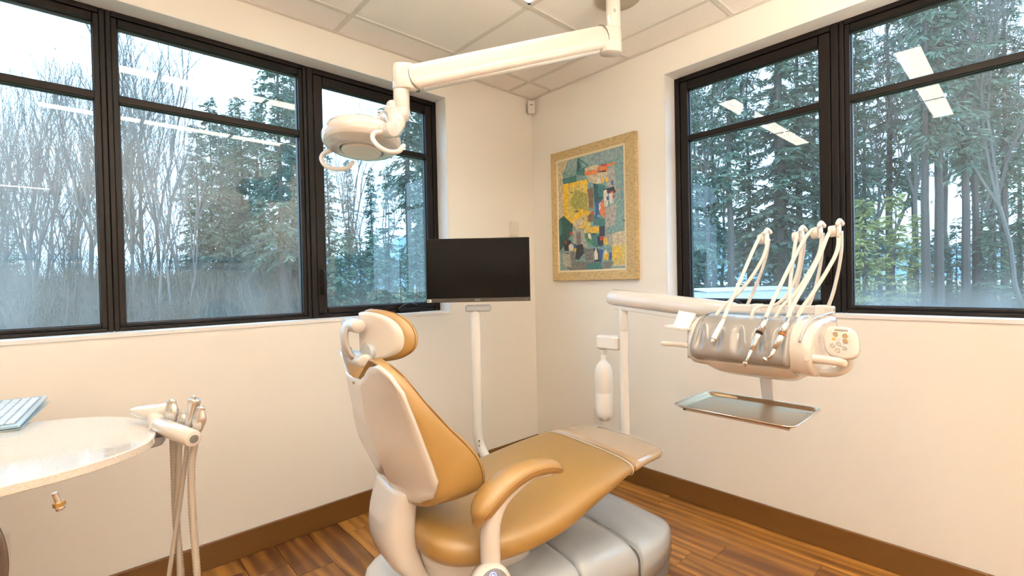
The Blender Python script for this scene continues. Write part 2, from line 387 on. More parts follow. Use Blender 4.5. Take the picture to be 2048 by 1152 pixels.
# troffers: (x range, y range)
TROF = [(-2.650, -.852, -.992, -.842), (-2.650, -.852, -2.036, -1.886), (-3.868, -2.677, -5.88, -5.73)]
tmesh = {}
def tile(x0, x1, y0, y1):
    g = .010
    if x1-x0 < .03 or y1-y0 < .03: return
    k = (round(x1-x0, 3), round(y1-y0, 3))
    if k not in tmesh:
        o = box('ceiling_tile', (g, g, 0), (x1-x0-g, y1-y0-g, .016), M_tile); tmesh[k] = o.data
    else:
        o = bpy.data.objects.new('ceiling_tile', tmesh[k]); col.objects.link(o)
    o.parent = ce; o.location = (x0, y0, H+.0005)
for i in range(len(gx)-1):
    for j in range(len(gy)-1):
        x1, x0, y1, y0 = gx[i], gx[i+1], gy[j], gy[j+1]
        for t in TROF:
            if t[0] < (x0+x1)/2 < t[1] and y0 < (t[2]+t[3])/2 < y1:
                if y1-t[3] < t[2]-y0: y1 = t[2]
                else: y0 = t[3]
                break
        tile(x0, x1, y0, y1)
tl = ['recessed linear ceiling light above the dental chair, its end just showing at the top edge',
      'recessed linear ceiling light mirrored in the rightmost window pane',
      'recessed linear ceiling light far behind the camera, mirrored in the leftmost pane']
for i, (a, b_, c, d) in enumerate(TROF):
    t = thing('ceiling_light', ((a+b_)/2, (c+d)/2, H), tl[i], 'ceiling light', 'recessed linear ceiling lights')
    boxes('light_frame', [((a, c, H-.006), (b_, c+.014, H+.014)), ((a, d-.014, H-.006), (b_, d, H+.014)), ((a, c, H-.006), (a+.014, d, H+.014)), ((b_-.014, c, H-.006), (b_, d, H+.014))], M_white, t)
    box('diffuser', (a+.0145, c+.0145, H-.003), (b_-.0145, d-.0145, H+.004), M_bulb, t)

# ------------------------------------------------------------------ windows
G_left = glass_mat(.02, .03, side=(-2.75, -2.3, .05)); G_right = glass_mat(.014, .02); G_e = glass_mat(.018, .12, 1.06, 1.26)
def window(n, wall, u0, u1, kind, gl):
    """u along wall (u0<u1); d outward; kind fixed or casement"""
    def P(u, d, z): return (u, d, z) if wall == 'L' else (d, u, z)
    def ring(name, a0, a1, z0, z1, wl, wr, wt, wbm, d0, d1, m_, par, bev=.003):
        return boxes(name, [(P(a0, d0, z0), P(a0+wl, d1, z1)), (P(a1-wr, d0, z0), P(a1, d1, z1)), (P(a0+wl, d0, z1-wt), P(a1-wr, d1, z1)), (P(a0+wl, d0, z0), P(a1-wr, d1, z0+wbm))], m_, par, bevel=bev, bseg=1)
    base = P((u0+u1)/2, RC, ZS)
    w = bpy.data.objects.new('window_%d' % n, None); col.objects.link(w); w.location = base; w['_b'] = base; w['kind'] = 'structure'
    g = .0006
    if kind == 'fixed':
        ring('window_frame', u0+g, u1-g, ZS+.003, ZH-.003, .018, .018, .022, .016, RC-.004, RC+.075, M_frame, w)
        ring('inner_frame', u0+.018, u1-.018, ZS+.019, ZH-.025, .021, .021, .030, .014, RC+.006, RC+.07, M_frame, w)
        a, b_, z0, z1 = u0+.039, u1-.039, ZS+.033, ZH-.055
        dg = RC+.034
        ring('gasket', a-.002, b_+.002, z0-.002, z1+.002, .006, .006, .006, .006, dg-.006, dg+.012, M_gasket, w, 0)
    else:
        ring('window_frame', u0+g, u1-g, ZS+.003, ZH-.003, .030, .030, .028, .020, RC-.004, RC+.075, M_frame, w)
        ring('sash', u0+.032, u1-.032, ZS+.025, ZH-.033, .050, .046, .048, .032, RC+.0, RC+.05, M_frame, w, .005)
        a, b_, z0, z1 = u0+.082, u1-.078, ZS+.057, ZH-.081
        dg = RC+.026
        ring('gasket', a-.002, b_+.002, z0-.002, z1+.002, .006, .006, .006, .006, dg-.006, dg+.012, M_gasket, w, 0)
    box('pane', P(a, dg, z0), P(b_, dg+.005, z1), gl, w)
    box('transom', P(a-.006, dg-.024, 2.012), P(b_+.006, dg-.001, 2.044), M_frame, w, bevel=.004)
    box('outer_transom', P(a-.006, dg+.006, 2.012), P(b_+.006, dg+.022, 2.044), M_frame, w)
    return w, P
window(1, 'L', -3.163, -2.357, 'fixed', G_left)
window(2, 'L', -2.357, -1.558, 'fixed', G_left)
w3, P3 = window(3, 'L', -1.556, -.757, 'casement', G_right)
w4, P4 = window(4, 'R', -1.860, -1.058, 'casement', G_right)
window(5, 'R', -2.663, -1.862, 'fixed', G_e)
# casement lock lever and crank
def lever(par, P, u, sgn=1):
    cyl_ = tube('sash_lever', cr([P(u, RC-.006, 1.195), P(u+.004*sgn, RC-.03, 1.20), P(u+.006*sgn, RC-.034, 1.25), P(u+.004*sgn, RC-.028, 1.30), P(u, RC-.004, 1.315)], 5), .0075, M_frame, par, n=8)
    box('lever_plate', P(u-.009, RC-.010, 1.185), P(u+.009, RC-.001, 1.235), M_frame, par, bevel=.003)
lever(w3, P3, -1.503); lever(w4, P4, -1.806)
def crank(par, P, u):
    box('crank_base', P(u-.075, RC-.028, ZS+.004), P(u+.075, RC-.004, ZS+.030), M_frame, par, bevel=.008, bseg=3)
    tube('crank_handle', cr([P(u+.04, RC-.03, ZS+.040), P(u, RC-.038, ZS+.052), P(u-.05, RC-.036, ZS+.044), P(u-.085, RC-.034, ZS+.022)], 5), [.008]*6+[.010]*10, M_frame, par, n=8, flat=.8)
crank(w3, P3, -.985); crank(w4, P4, -1.36)

# far door/pass-through and cabinet on the back wall (seen mirrored in the glass)
dw = bpy.data.objects.new('door_1', None); col.objects.link(dw); dw.location = (X0, -3.4, 0); dw['_b'] = (X0, -3.4, 0); dw['kind'] = 'structure'
boxes('door_casing', [((X0, -3.95, 0), (X0+.03, -3.83, 2.15)), ((X0, -2.97, 0), (X0+.03, -2.85, 2.15)), ((X0, -3.83, 2.03), (X0+.03, -2.97, 2.15))], M_reveal, dw)
box('door_leaf', (X0, -3.83, 0), (X0+.02, -2.97, 2.03), M_dgrey, dw)

# ------------------------------------------------------------------ wall fittings
def wallplate(name, wall, u, z, w, h, label, extra=None, ext=.006):
    n = (0, -1) if wall == 'L' else (-1, 0)
    if wall == 'L': lo, hi = (u-w/2, -ext, z-h/2), (u+w/2, 0, z+h/2)
    else: lo, hi = (-ext, u-w/2, z-h/2), (0, u+w/2, z+h/2)
    t = thing(name, ((lo[0]+hi[0])/2, (lo[1]+hi[1])/2, z-h/2), label, 'outlet' if 'outlet' in name else name.replace('_', ' '))
    box('plate', lo, hi, M_outlet, t, bevel=.003)
    if extra:
        for dz in (-.021, .021):
            if wall == 'L': box('socket', (u-.016, -ext-.002, z+dz-.014), (u+.016, -ext+.001, z+dz+.014), M_white, t, bevel=.004)
            else: box('socket', (-ext-.002, u-.016, z+dz-.014), (-ext+.001, u+.016, z+dz+.014), M_white, t, bevel=.004)
    return t
wallplate('outlet', 'R', -.555, .345, .075, .12, 'ivory wall outlet behind the white water bottle', True)
wallplate('outlet', 'L', -2.70, .325, .075, .12, 'ivory wall outlet low on the left wall at the picture edge', True)
wallplate('wall_box', 'L', -.21, 1.60, .07, .10, 'small ivory box on the wall just above the monitor', ext=.03)
sn = thing('motion_sensor', (-.03, -.03, 2.435), 'small white motion sensor high in the room corner', 'sensor')
d1 = V((1, -1, 0)).normalized(); d2 = V((-1, -1, 0)).normalized()
c0 = V((-.036, -.036, 2.478))
obox('housing', c0, d1*.027, d2*.020, (0, 0, .045), M_white, sn, bevel=.008, bseg=3)
obox('lens', c0+d2*.0205+V((0, 0, -.012)), d1*.018, d2*.002, (0, 0, .022), M_outlet, sn, bevel=.003)
obox('detector_slot', c0+d2*.021+V((0, 0, .010)), d1*.008, d2*.0015, (0, 0, .0025), M_black, sn)

# ------------------------------------------------------------------ painting
pt = thing('painting', (-.02, -.53, 1.23), 'framed abstract townscape in yellow, teal and orange between corner and right window', 'painting')
XF = -.030
py0, py1, pz0, pz1 = -.879, -.205, 1.233, 2.108
fw = .078
iy0, iy1, iz0, iz1 = py0+fw+.01, py1-fw+.025, pz0+fw-.012, pz1-fw+.015
iy0 = -.792; iy1 = -.255; iz0 = 1.298; iz1 = 2.047
def mitre(name, o, i, xa, xb, m_, par):
    (oy0, oy1, oz0, oz1), (a0, a1, b0, b1) = o, i
    rails = [[(oy0, oz0), (oy1, oz0), (a1, b0), (a0, b0)], [(oy1, oz0), (oy1, oz1), (a1, b1), (a1, b0)], [(oy1, oz1), (oy0, oz1), (a0, b1), (a1, b1)], [(oy0, oz1), (oy0, oz0), (a0, b0), (a0, b1)]]
    for r in rails:
        vs = [(0, y, z) for y, z in r]+[(xa if k < 2 else xb, y, z) for k, (y, z) in enumerate(r)]
        fixn(new(name, vs, [(0,1,2,3),(4,5,6,7),(0,1,5,4),(1,2,6,5),(2,3,7,6),(3,0,4,7)], m_, par, bevel=.003))
mitre('frame_rail', (py0, py1, pz0, pz1), (iy0-.008, iy1+.008, iz0-.008, iz1+.008), -.030, -.020, M_gilt, pt)
M_slip = mat('cream_slip', (.72, .62, .42), .5)
mitre('slip_rail', (iy0-.010, iy1+.010, iz0-.010, iz1+.010), (iy0+.006, iy1-.006, iz0+.006, iz1-.006), -.019, -.016, M_slip, pt)
# canvas with painted colour patches (flat print)
def crop(X, Y):   # position in the plane of the canvas
    p = at_x(1080+X/3.386, 240+Y/3.388, -.015); return (p.y, p.z)
PAL = dict(teal=(.045, .17, .16), dteal=(.015, .08, .08), lteal=(.20, .33, .31), sky=(.26, .36, .36), cream=(.60, .50, .32), yel=(.80, .50, .03), lyel=(.66, .52, .12), olive=(.36, .34, .07), org=(.72, .20, .04), red=(.52, .045, .02), blue=(.03, .09, .27), black=(.02, .02, .022), grey=(.17, .165, .15), lgrey=(.40, .38, .32), white=(.74, .68, .56), brown=(.20, .12, .06), green=(.05, .22, .09))
PT = [
 ('lteal', [(106,285),(556,170),(580,1010),(135,1030)]),
 ('cream', [(106,285),(190,268),(195,420),(200,640),(130,680),(115,500)]),
 ('sky', [(190,268),(556,170),(562,240),(400,300),(250,360),(160,350)]),
 ('lteal', [(150,355),(250,330),(330,400),(160,430)]), ('teal', [(150,400),(245,375),(250,420),(155,435)]),
 ('teal', [(252,250),(330,305),(300,330),(330,380),(245,370)]), ('dteal', [(258,262),(275,300),(262,350),(250,345)]), ('lteal', [(262,270),(320,310),(285,330)]),
 ('yel', [(155,440),(320,400),(330,600),(290,740),(220,720),(165,650)]), ('lyel', [(190,450),(310,430),(320,560),(210,680),(180,600)]), ('olive', [(240,470),(320,500),(325,610),(260,640),(200,560)]),
 ('yel', [(260,600),(350,620),(320,730),(240,730)]), ('cream', [(220,690),(320,640),(300,700),(250,745)]),
 ('cream', [(300,330),(380,300),(480,370),(400,440),(330,420)]), ('org', [(300,350),(380,335),(385,365),(305,378)]), ('org', [(385,320),(455,300),(465,345),(390,360)]), ('red', [(415,300),(450,295),(450,312),(420,316)]), ('org', [(455,300),(510,280),(510,300),(460,315)]),
 ('lgrey', [(455,350),(540,250),(555,460),(500,520),(450,430)]), ('lteal', [(500,300),(550,235),(560,450),(520,470)]),
 ('brown', [(320,470),(360,460),(362,600),(335,600)]), ('dteal', [(360,430),(425,440),(430,540),(370,560)]), ('blue', [(372,560),(415,540),(410,640),(375,640)]), ('teal', [(390,430),(440,445),(425,520),(395,520)]),
 ('white', [(388,400),(398,385),(410,400),(408,425),(390,428)]), ('yel', [(413,402),(423,388),(433,402),(432,425),(414,426)]), ('yel', [(445,402),(455,385),(464,400),(462,420),(447,424)]), ('blue', [(482,415),(495,410),(497,440),(483,440)]),
 ('black', [(430,470),(500,450),(515,490),(440,500)]), ('red', [(470,485),(500,478),(497,500),(474,505)]), ('white', [(430,480),(450,470),(465,530),(455,590),(435,580)]), ('white', [(465,500),(490,490),(500,560),(475,570)]), ('blue', [(450,520),(465,512),(468,540),(452,545)]), ('red', [(492,512),(506,510),(505,530),(493,530)]),
 ('org', [(410,560),(428,530),(430,590),(412,600)]), ('white', [(398,570),(410,555),(412,610),(400,620)]), ('org', [(400,610),(440,580),(440,670),(405,635)]),
 ('lgrey', [(440,600),(520,560),(520,700),(445,740)]), ('lteal', [(530,490),(568,480),(572,740),(500,740),(520,600)]), ('cream', [(490,770),(576,745),(582,990),(490,990)]), ('lyel', [(488,850),(578,840),(582,970),(490,985)]), ('yel', [(495,870),(545,865),(548,930),(498,940)]),
 ('dteal', [(125,680),(160,650),(225,710),(215,770),(180,830),(130,900)]), ('teal', [(130,670),(150,690),(150,780),(130,790)]), ('lgrey', [(220,750),(300,740),(320,870),(230,850)]), ('grey', [(245,770),(275,750),(280,850),(250,850)]),
 ('red', [(195,772),(222,755),(220,785)]), ('brown', [(345,625),(365,620),(360,690),(322,690),(325,650)]), ('red', [(346,622),(362,620),(362,636),(348,638)]), ('teal', [(365,650),(440,670),(440,720),(360,710)]), ('blue', [(372,640),(390,635),(388,670),(374,670)]),
 ('lyel', [(300,700),(340,690),(345,725),(400,725),(402,765),(300,768)]), ('yel', [(335,725),(402,720),(400,762),(338,765)]), ('green', [(302,770),(385,765),(388,850),(350,850),(310,810)]), ('white', [(325,770),(345,766),(350,810),(328,800)]), ('teal', [(350,780),(430,770),(425,860),(360,860)]),
 ('black', [(400,720),(440,715),(440,785),(405,790)]), ('black', [(388,790),(430,780),(428,850),(392,850)]), ('red', [(407,790),(428,786),(427,815),(408,816)]), ('yel', [(432,795),(465,790),(467,842),(433,845)]), ('lgrey', [(440,770),(485,765),(487,850),(470,850)]),
 ('black', [(162,830),(200,810),(230,850),(225,890),(165,885)]), ('red', [(168,822),(182,820),(180,842),(170,842)]), ('white', [(195,850),(212,835),(228,855),(225,888),(197,886)]), ('blue', [(230,845),(240,835),(252,850),(250,870),(232,868)]), ('yel', [(231,868),(251,868),(250,890),(232,890)]),
 ('black', [(250,850),(290,840),(300,900),(260,950),(240,940)]), ('grey', [(205,890),(240,895),(240,955),(210,955)]), ('grey', [(300,870),(360,875),(360,960),(305,950)]), ('black', [(360,870),(395,870),(420,965),(370,965)]), ('white', [(366,895),(380,865),(392,900),(393,945),(370,948)]), ('blue', [(400,870),(430,880),(420,950),(402,950)]), ('white', [(430,905),(447,875),(462,905)]), ('yel', [(431,905),(466,903),(466,948),(433,948)]), ('blue', [(468,900),(484,895),(484,945),(468,945)]),
 ('grey', [(150,960),(420,960),(430,1015),(200,1020)]), ('teal', [(318,975),(418,965),(420,1012),(318,1016)]), ('grey', [(428,960),(500,960),(480,1005),(430,1005)]), ('lgrey', [(150,900),(205,890),(215,1000),(160,990)]),
]
cv, cf, cc = [], [], []
def addpoly(pts, colr, d):
    n = len(cv)
    for (y, z) in pts: cv.append((-.0150-d, y, z)); cc.append(colr)
    cf.append(tuple(range(n, n+len(pts))))
addpoly([(iy0, iz0), (iy1, iz0), (iy1, iz1), (iy0, iz1)], PAL['lteal'], 0)
for k, (cn, pts) in enumerate(PT):
    q = []
    for X, Y in pts:
        y, z = crop(X, Y); q.append((min(max(y, iy0), iy1), min(max(z, iz0), iz1)))
    addpoly(q, PAL[cn], .00002*(k+1))
random.seed(9)
for k in range(30):   # thin dark strokes
    X = random.uniform(150, 560); Y = random.uniform(640, 980) if k % 3 else random.uniform(290, 640)
    w_, h_ = (1.6, random.uniform(14, 60)) if random.random() < .6 else (random.uniform(14, 60), 1.6)
    q = [crop(X, Y), crop(X+w_, Y-w_*.2), crop(X+w_+2, Y+h_), crop(X+2, Y+h_)]
    addpoly([(min(max(y, iy0), iy1), min(max(z, iz0), iz1)) for y, z in q], PAL['black' if random.random() < .6 else 'dteal'], .00002*(len(PT)+2+k))
cm = bpy.data.meshes.new('canvas'); cm.from_pydata(cv, [], cf); ca = cm.color_attributes.new('paint', 'FLOAT_COLOR', 'POINT')
for i, c in enumerate(cc): ca.data[i].color = (*c, 1)
co = bpy.data.objects.new('canvas', cm); col.objects.link(co); attach(co, pt)
mc = bpy.data.materials.new('oil_paint'); mc.use_nodes = True; nt = mc.node_tree; b = nt.nodes['Principled BSDF']
at_ = nt.nodes.new('ShaderNodeAttribute'); at_.attribute_name = 'paint'; ns = nt.nodes.new('ShaderNodeTexNoise'); ns.inputs['Scale'].default_value = 55; ns.inputs['Detail'].default_value = 6
tc = nt.nodes.new('ShaderNodeTexCoord'); nt.links.new(tc.outputs['Object'], ns.inputs[0])
mr = nt.nodes.new('ShaderNodeMapRange'); mr.inputs['From Min'].default_value = .3; mr.inputs['From Max'].default_value = .7; mr.inputs['To Min'].default_value = .55; mr.inputs['To Max'].default_value = 1.15; nt.links.new(ns.outputs['Fac'], mr.inputs['Value'])
mu = nt.nodes.new('ShaderNodeVectorMath'); mu.operation = 'SCALE'; nt.links.new(at_.outputs['Color'], mu.inputs[0]); nt.links.new(mr.outputs[0], mu.inputs['Scale']); nt.links.new(mu.outputs[0], b.inputs['Base Color']); b.inputs['Roughness'].default_value = .35
cm.materials.append(mc)
box('backing_board', (-.0149, iy0-.03, iz0-.03), (0, iy1+.03, iz1+.03), M_gilt, pt)
# ------------------------------------------------------------------ dental chair (own frame: s towards the feet, t to the far side)
CM = V((-.882, -1.14, 0)); _th = radians(-8.1)
CA = V((cos(_th), sin(_th), 0)); CW = V((-sin(_th), cos(_th), 0))
def at_t(px, py, t):
    d = ray(px, py); k = (t-(CAM-CM).dot(CW))/d.dot(CW); return CAM+d*k
def ch(s, t, z): return CM+CA*s+CW*t+V((0, 0, z))
chair = thing('dental_chair', ch(-.35, 0, 0), 'mustard upholstered dental chair with white shell back, right of the quartz counter', 'dental chair')
def supring(s, z, hw, ht, n=36, ex=2.6, tilt=0):
    out = []
    for j in range(n):
        a = 2*pi*j/n; c, q = cos(a), sin(a)
        x = hw*math.copysign(abs(c)**(2/ex), c); y = ht*math.copysign(abs(q)**(2/ex), q)
        out.append(ch(s-y*sin(tilt), x, z+y*cos(tilt)))
    return out
# seat and leg rest, one padded piece
st = [(-.812, .455, .425, .10), (-.807, .470, .398, .17), (-.785, .482, .372, .225), (-.73, .484, .352, .268), (-.64, .478, .340, .292), (-.52, .478, .336, .304), (-.40, .487, .346, .306), (-.30, .501, .366, .300), (-.20, .516, .398, .291), (-.10, .526, .430, .281), (0, .531, .464, .271), (.10, .531, .482, .260), (.19, .528, .484, .247), (.24, .525, .486, .228), (.268, .520, .490, .20), (.278, .511, .499, .17)]
rings = []
ss = crf([a[0] for a in st], 3); zt = crf([a[1] for a in st], 3); zb = crf([a[2] for a in st], 3); hw = crf([a[3] for a in st], 3)
for s_, a, b_, w_ in zip(ss, zt, zb, hw): rings.append(supring(s_, (a+b_)/2, w_, (a-b_)/2, 40, 3.0))
seat = loft('seat', rings, M_gold, chair)
cov = []
for s_, a, b_, w_ in zip(ss, zt, zb, hw):
    if s_ >= .012: cov.append(supring(s_, (a+b_)/2, w_+.0035, (a-b_)/2+.0035, 40, 3.0))
cov.append(supring(.283, .505, .168, .004, 40, 3.0))
cov_o = loft('foot_cover', cov, M_covervinyl, chair); cov_o['label'] = 'glossy clear vinyl foot cover'
seam = supring(.012, .4985, .273, .0375, 60, 3.0); tube('cover_hem', seam+seam[:1], .0017, M_white, cov_o, n=6, cap=False)
sl = supring(.252, .505, .222, .024, 60, 3.0); tube('cover_hem', sl+sl[:1], .0013, M_white, cov_o, n=6, cap=False)
# backrest cushion
RIM = [(.56, -.815), (.62, -.798), (.71, -.826), (.865, -.882), (.969, -.922), (1.03, -.965)]
FRT = [(.55, -.71), (.565, -.675), (.58, -.645), (.60, -.628), (.624, -.624), (.66, -.630), (.706, -.652), (.76, -.698), (.809, -.748), (.86, -.793), (.902, -.828), (.97, -.878), (1.03, -.928)]
HWB = [(.545, .10), (.553, .165), (.568, .215), (.585, .245), (.61, .262), (.70, .268), (.85, .266), (.95, .25), (.99, .225), (1.015, .18), (1.027, .12)]
SPN = [(.545, -.835), (.62, -.874), (.73, -.918), (.83, -.942), (.95, -.958), (1.03, -.966)]
rings = []
for z, w_ in [(z, sm(z, HWB)) for z in [.548, .553, .562, .575, .59, .61, .635, .67, .71, .76, .81, .86, .90, .94, .965, .985, 1.0, 1.012, 1.02, 1.025]]:
    ring = []; n = 28
    for j in range(n+1):      # front face, far to near
        x = cos(pi*j/n); t = w_*math.copysign(abs(x)**.8, x)
        k = (1-abs(x)**30)**.5
        mid = (interp(z, RIM)+interp(z, FRT))/2; ht = (interp(z, FRT)-interp(z, RIM))/2
        dish = -.02*(1-x*x)
        lean = (abs(t)/.2)**2
        zz = z
        if z > .88: zz = z-(z-.88)*.72*max(0, 1-abs(t)/.15)**.8
        ring.append(ch(mid+ht*k+dish, t, zz))
    for j in range(1, n):
        x = -cos(pi*j/n); t = w_*math.copysign(abs(x)**.8, x); k = (1-abs(x)**30)**.5
        mid = (interp(z, RIM)+interp(z, FRT))/2; ht = (interp(z, FRT)-interp(z, RIM))/2
        cs = -.045*(1-abs(x))*(1-max(0, min(1, (z-.85)/.08)))
        zz = z
        if z > .88: zz = z-(z-.88)*.72*max(0, 1-abs(t)/.15)**.8
        ring.append(ch(mid-ht*k+cs, t, zz))
    rings.append(ring)
backc = loft('backrest_cushion', rings, M_gold, chair)
# piping lines down both edges
for sg in (-1, 1):
    P = []
    for z in [.615, .64, .67, .71, .76, .81, .86, .90, .94, .97, .99, 1.004]:
        w_ = sm(z, HWB); md = (interp(z, RIM)+interp(z, FRT))/2; hh_ = (interp(z, FRT)-interp(z, RIM))/2; P.append(ch(md+hh_*.74, sg*(w_*.981+.0004), z))
    tube('piping', cr(P, 3), .0016, M_seam, backc, n=6)
# shell behind the cushion
U = [i/24*2-1 for i in range(25)]
rows = []
for u in U:
    row = []
    for k in range(21):
        strip = .07; au = abs(u)
        for it in range(3):
            a = strip*au*3 if au <= 1/3 else lerp(strip, .264, ((au-1/3)*1.5)**.9)
            zt_ = sm(a, [(0, .945), (.07, .948), (.16, .998), (.205, 1.006), (.235, .990), (.264, .930)])
            zb_ = sm(a, [(0, .545), (.09, .548), (.17, .574), (.23, .597), (.252, .618), (.264, .66)])
            z = lerp(zb_, zt_, k/20)
            strip = interp(z, [(.545, .012), (.62, .055), (.70, .085), (.76, .088), (.84, .060), (.95, .075)])
        sp = interp(z, SPN); rm = interp(z, RIM)+.006
        q = 0 if au <= 1/3 else max(0.0, (a-strip)/(.264-strip))
        row.append(ch(lerp(sp, rm, q**1.06), math.copysign(a, u), z))
    rows.append(row)
vs, fs = [], []
for r in rows: vs += r
for i in range(24):
    for j in range(20):
        a = i*21+j; fs.append((a, a+1, a+22, a+21))
sh = fixn(new('back_shell', vs, fs, M_shell, chair, smooth=True, solid=.012))
smooth_angle(sh, 13); sh['label'] = 'glossy warm white back shell'
# head rest: plate, cushion, joints
def headpt(t, z, off=0): return ch(-.935+.085*(abs(t)/.13)**1.25+off+(1.07-z)*(.0), t, z)
def headout(t_ang, sc=1.0):
    c, q = cos(t_ang), sin(t_ang)
    w_ = .128*sc; 
    z = 1.068+(.080*sc if q > 0 else .071*sc)*math.copysign(abs(q)**.72, q)
    x = w_*math.copysign(abs(c)**.72, c)*(1-.16*max(0, q)) 
    return x, z
rings = []
for sc in (.02, .25, .5, .72, .88, .96, 1.0):
    rings.append([headpt(*headout(2*pi*j/48, sc), off=-.004+(.010 if sc > .97 else 0)) for j in range(48)])
rings.append([headpt(*headout(2*pi*j/48, .995), off=.016) for j in range(48)])
hs = loft('headrest_shell', rings, M_shell, chair)
rings = []
for sc, off in ((.90, .010), (1.0, .012), (1.055, .018), (1.085, .028), (1.08, .040), (1.04, .050), (.92, .058), (.70, .060), (.4, .058), (.02, .057)):
    rings.append([headpt(*headout(2*pi*j/48, sc), off=off) for j in range(48)])
hc = loft('headrest_cushion', rings, M_gold, chair)
pp = [headpt(*headout(2*pi*j/60, 1.087), off=.034) for j in range(61)]
tube('piping', pp, .0014, M_seam, hc, n=6, cap=False)
arm_ = [(-.955, 1.122), (-.974, 1.108), (-.981, 1.085), (-.981, 1.055), (-.974, 1.028), (-.958, 1.005), (-.942, .992)]
for (s_, z, r_, nm) in ((-.958, 1.108, .0215, 'headrest_hinge'), (-.940, .998, .0235, 'headrest_hinge')):
    cyl(nm, ch(s_, -.062, z), ch(s_, .058, z), r_, M_satin, chair, bev=.004)
pts = cr([ch(s_, .012, z) for s_, z in arm_], 5)
tube('headrest_link', pts, .027, M_satin, chair, n=16, flat=.40, side=CW)
obox('headrest_mount', ch(-.938, 0, .966), CA*.017, CW*.048, (0, 0, .024), M_satin, chair, bevel=.006, bseg=3)
for t in (-.018, .014): cyl('screw', ch(-.955, t, .966), ch(-.9575, t, .966), .005, M_dgrey, chair, n=10)
lathe('headrest_bracket', [(.001, .012), (.026, .011), (.029, .006), (.029, -.02)], ch(-.922, -.035, 1.024), -CA-CW*.35, M_greyw, chair, n=28)
# curved column carrying the backrest
bk = [(-.862, .585, .045), (-.872, .54, .05), (-.882, .48, .055), (-.882, .42, .058), (-.868, .36, .055), (-.842, .31, .045), (-.80, .275, .03)]
rings = []
for (s_, z, d) in [(a, b_, c) for a, b_, c in zip(crf([q[0] for q in bk], 4), crf([q[1] for q in bk], 4), crf([q[2] for q in bk], 4))]:
    ring = []
    for j in range(32):
        a = 2*pi*j/32; c, q = cos(a), sin(a)
        ring.append(ch(s_+d*math.copysign(abs(c)**.75, c)+.035, .118*math.copysign(abs(q)**.55, q), z-(.0)))
    rings.append(ring)
loft('back_support', rings, M_shell, chair)
# base blocks
def plan(s, s_end=.415, s0=.02, hw=.300):
    if s <= s0: return hw
    return hw*max(0.0, 1-((s-s0)/(s_end-s0))**2.3)**.5
def block(name, sl, ztop, mat_, zbot=.075, hwf=plan, ex=7.0, droop=0.0, n=28):
    rings = []
    for k, s_ in enumerate(sl):
        h = hwf(s_); zt_ = ztop(s_)
        ring = []
        for j in range(n+1):
            a = pi*j/n; x = cos(a); q = sin(a)
            ring.append(ch(s_, h*math.copysign(abs(x)**(2/ex), x), zbot+(zt_-zbot)*abs(q)**(2/ex)))
        rings.append(ring)
    return loft(name, rings, mat_, chair)
ft = lambda s: sm(s, [(.03, .205), (.045, .212), (.2, .205), (.30, .185), (.37, .15), (.405, .10)])
block('base_front_cover', [.030, .036, .05, .09, .13, .17, .21, .25, .285, .315, .34, .362, .38, .394, .404, .410], ft, M_greyw)
md_ = lambda s: sm(s, [(-.276, .238), (-.262, .25), (-.03, .242), (.012, .20), (.02, .16)])
block('base_middle_cover', [-.276, -.27, -.262, -.22, -.16, -.10, -.05, -.02, 0, .012, .020], md_, M_greyw, hwf=lambda s: .30*sm(s, [(-.276, 1), (.0, 1.0), (.02, .955)]))
rr = lambda s: sm(s, [(-.62, .24), (-.60, .252), (-.30, .252), (-.284, .24)])
block('base_rear_cover', [-.60, -.59, -.5, -.4, -.32, -.295, -.286], rr, M_greyw, hwf=lambda s: .30)
rz = lambda s: sm(s, [(-.90, .10), (-.89, .17), (-.86, .215), (-.80, .235), (-.606, .245)])
block('base_end_cover', [-.90, -.895, -.885, -.865, -.83, -.78, -.70, -.62, -.606], rz, M_white, hwf=lambda s: .30*sm(s, [(-.90, .55), (-.885, .72), (-.85, .86), (-.78, .96), (-.70, 1.0)]))
# skirt
out = [(s_, plan(s_)-.012) for s_ in [-.60, -.3, 0, .05, .1, .15, .2, .25, .3, .34, .37, .395, .405]]
far = [ch(a, b_, 0) for a, b_ in out]; near = [ch(a, -b_, 0) for a, b_ in out][::-1]
rear = [ch(-.70, -.285, 0), ch(-.82, -.25, 0), ch(-.875, -.18, 0), ch(-.885, 0, 0), ch(-.875, .18, 0), ch(-.82, .25, 0), ch(-.70, .285, 0)]
prism('base_skirt', far+near+rear, (0, 0, .077), M_dgrey, chair)
block('seam_filler', [-.61, .034], lambda s: .19, M_dgrey, hwf=lambda s: .285)
# pedestal between base and seat
rings = []
for z, a0, a1, w_ in ((.22, -.76, -.34, .15), (.28, -.77, -.36, .16), (.33, -.78, -.40, .18), (.372, -.79, -.46, .19)):
    ring = []
    for j in range(32):
        a = 2*pi*j/32; c, q = cos(a), sin(a)
        ring.append(ch((a0+a1)/2+(a1-a0)/2*math.copysign(abs(c)**.5, c), w_*math.copysign(abs(q)**.5, q), z))
    rings.append(ring)
loft('seat_pedestal', rings, M_shell, chair)
tube('power_cable', cr([ch(-.90, .05, .24), ch(-.885, -.02, .262), ch(-.86, -.08, .268), ch(-.80, -.13, .275), ch(-.76, -.17, .285)], 5), .006, M_black, chair, n=8)
tube('power_cable', cr([ch(-.86, -.07, .268), ch(-.885, -.085, .245), ch(-.905, -.09, .19), ch(-.915, -.10, .08), ch(-.93, -.10, .004)], 5), .0022, M_black, chair, n=6)
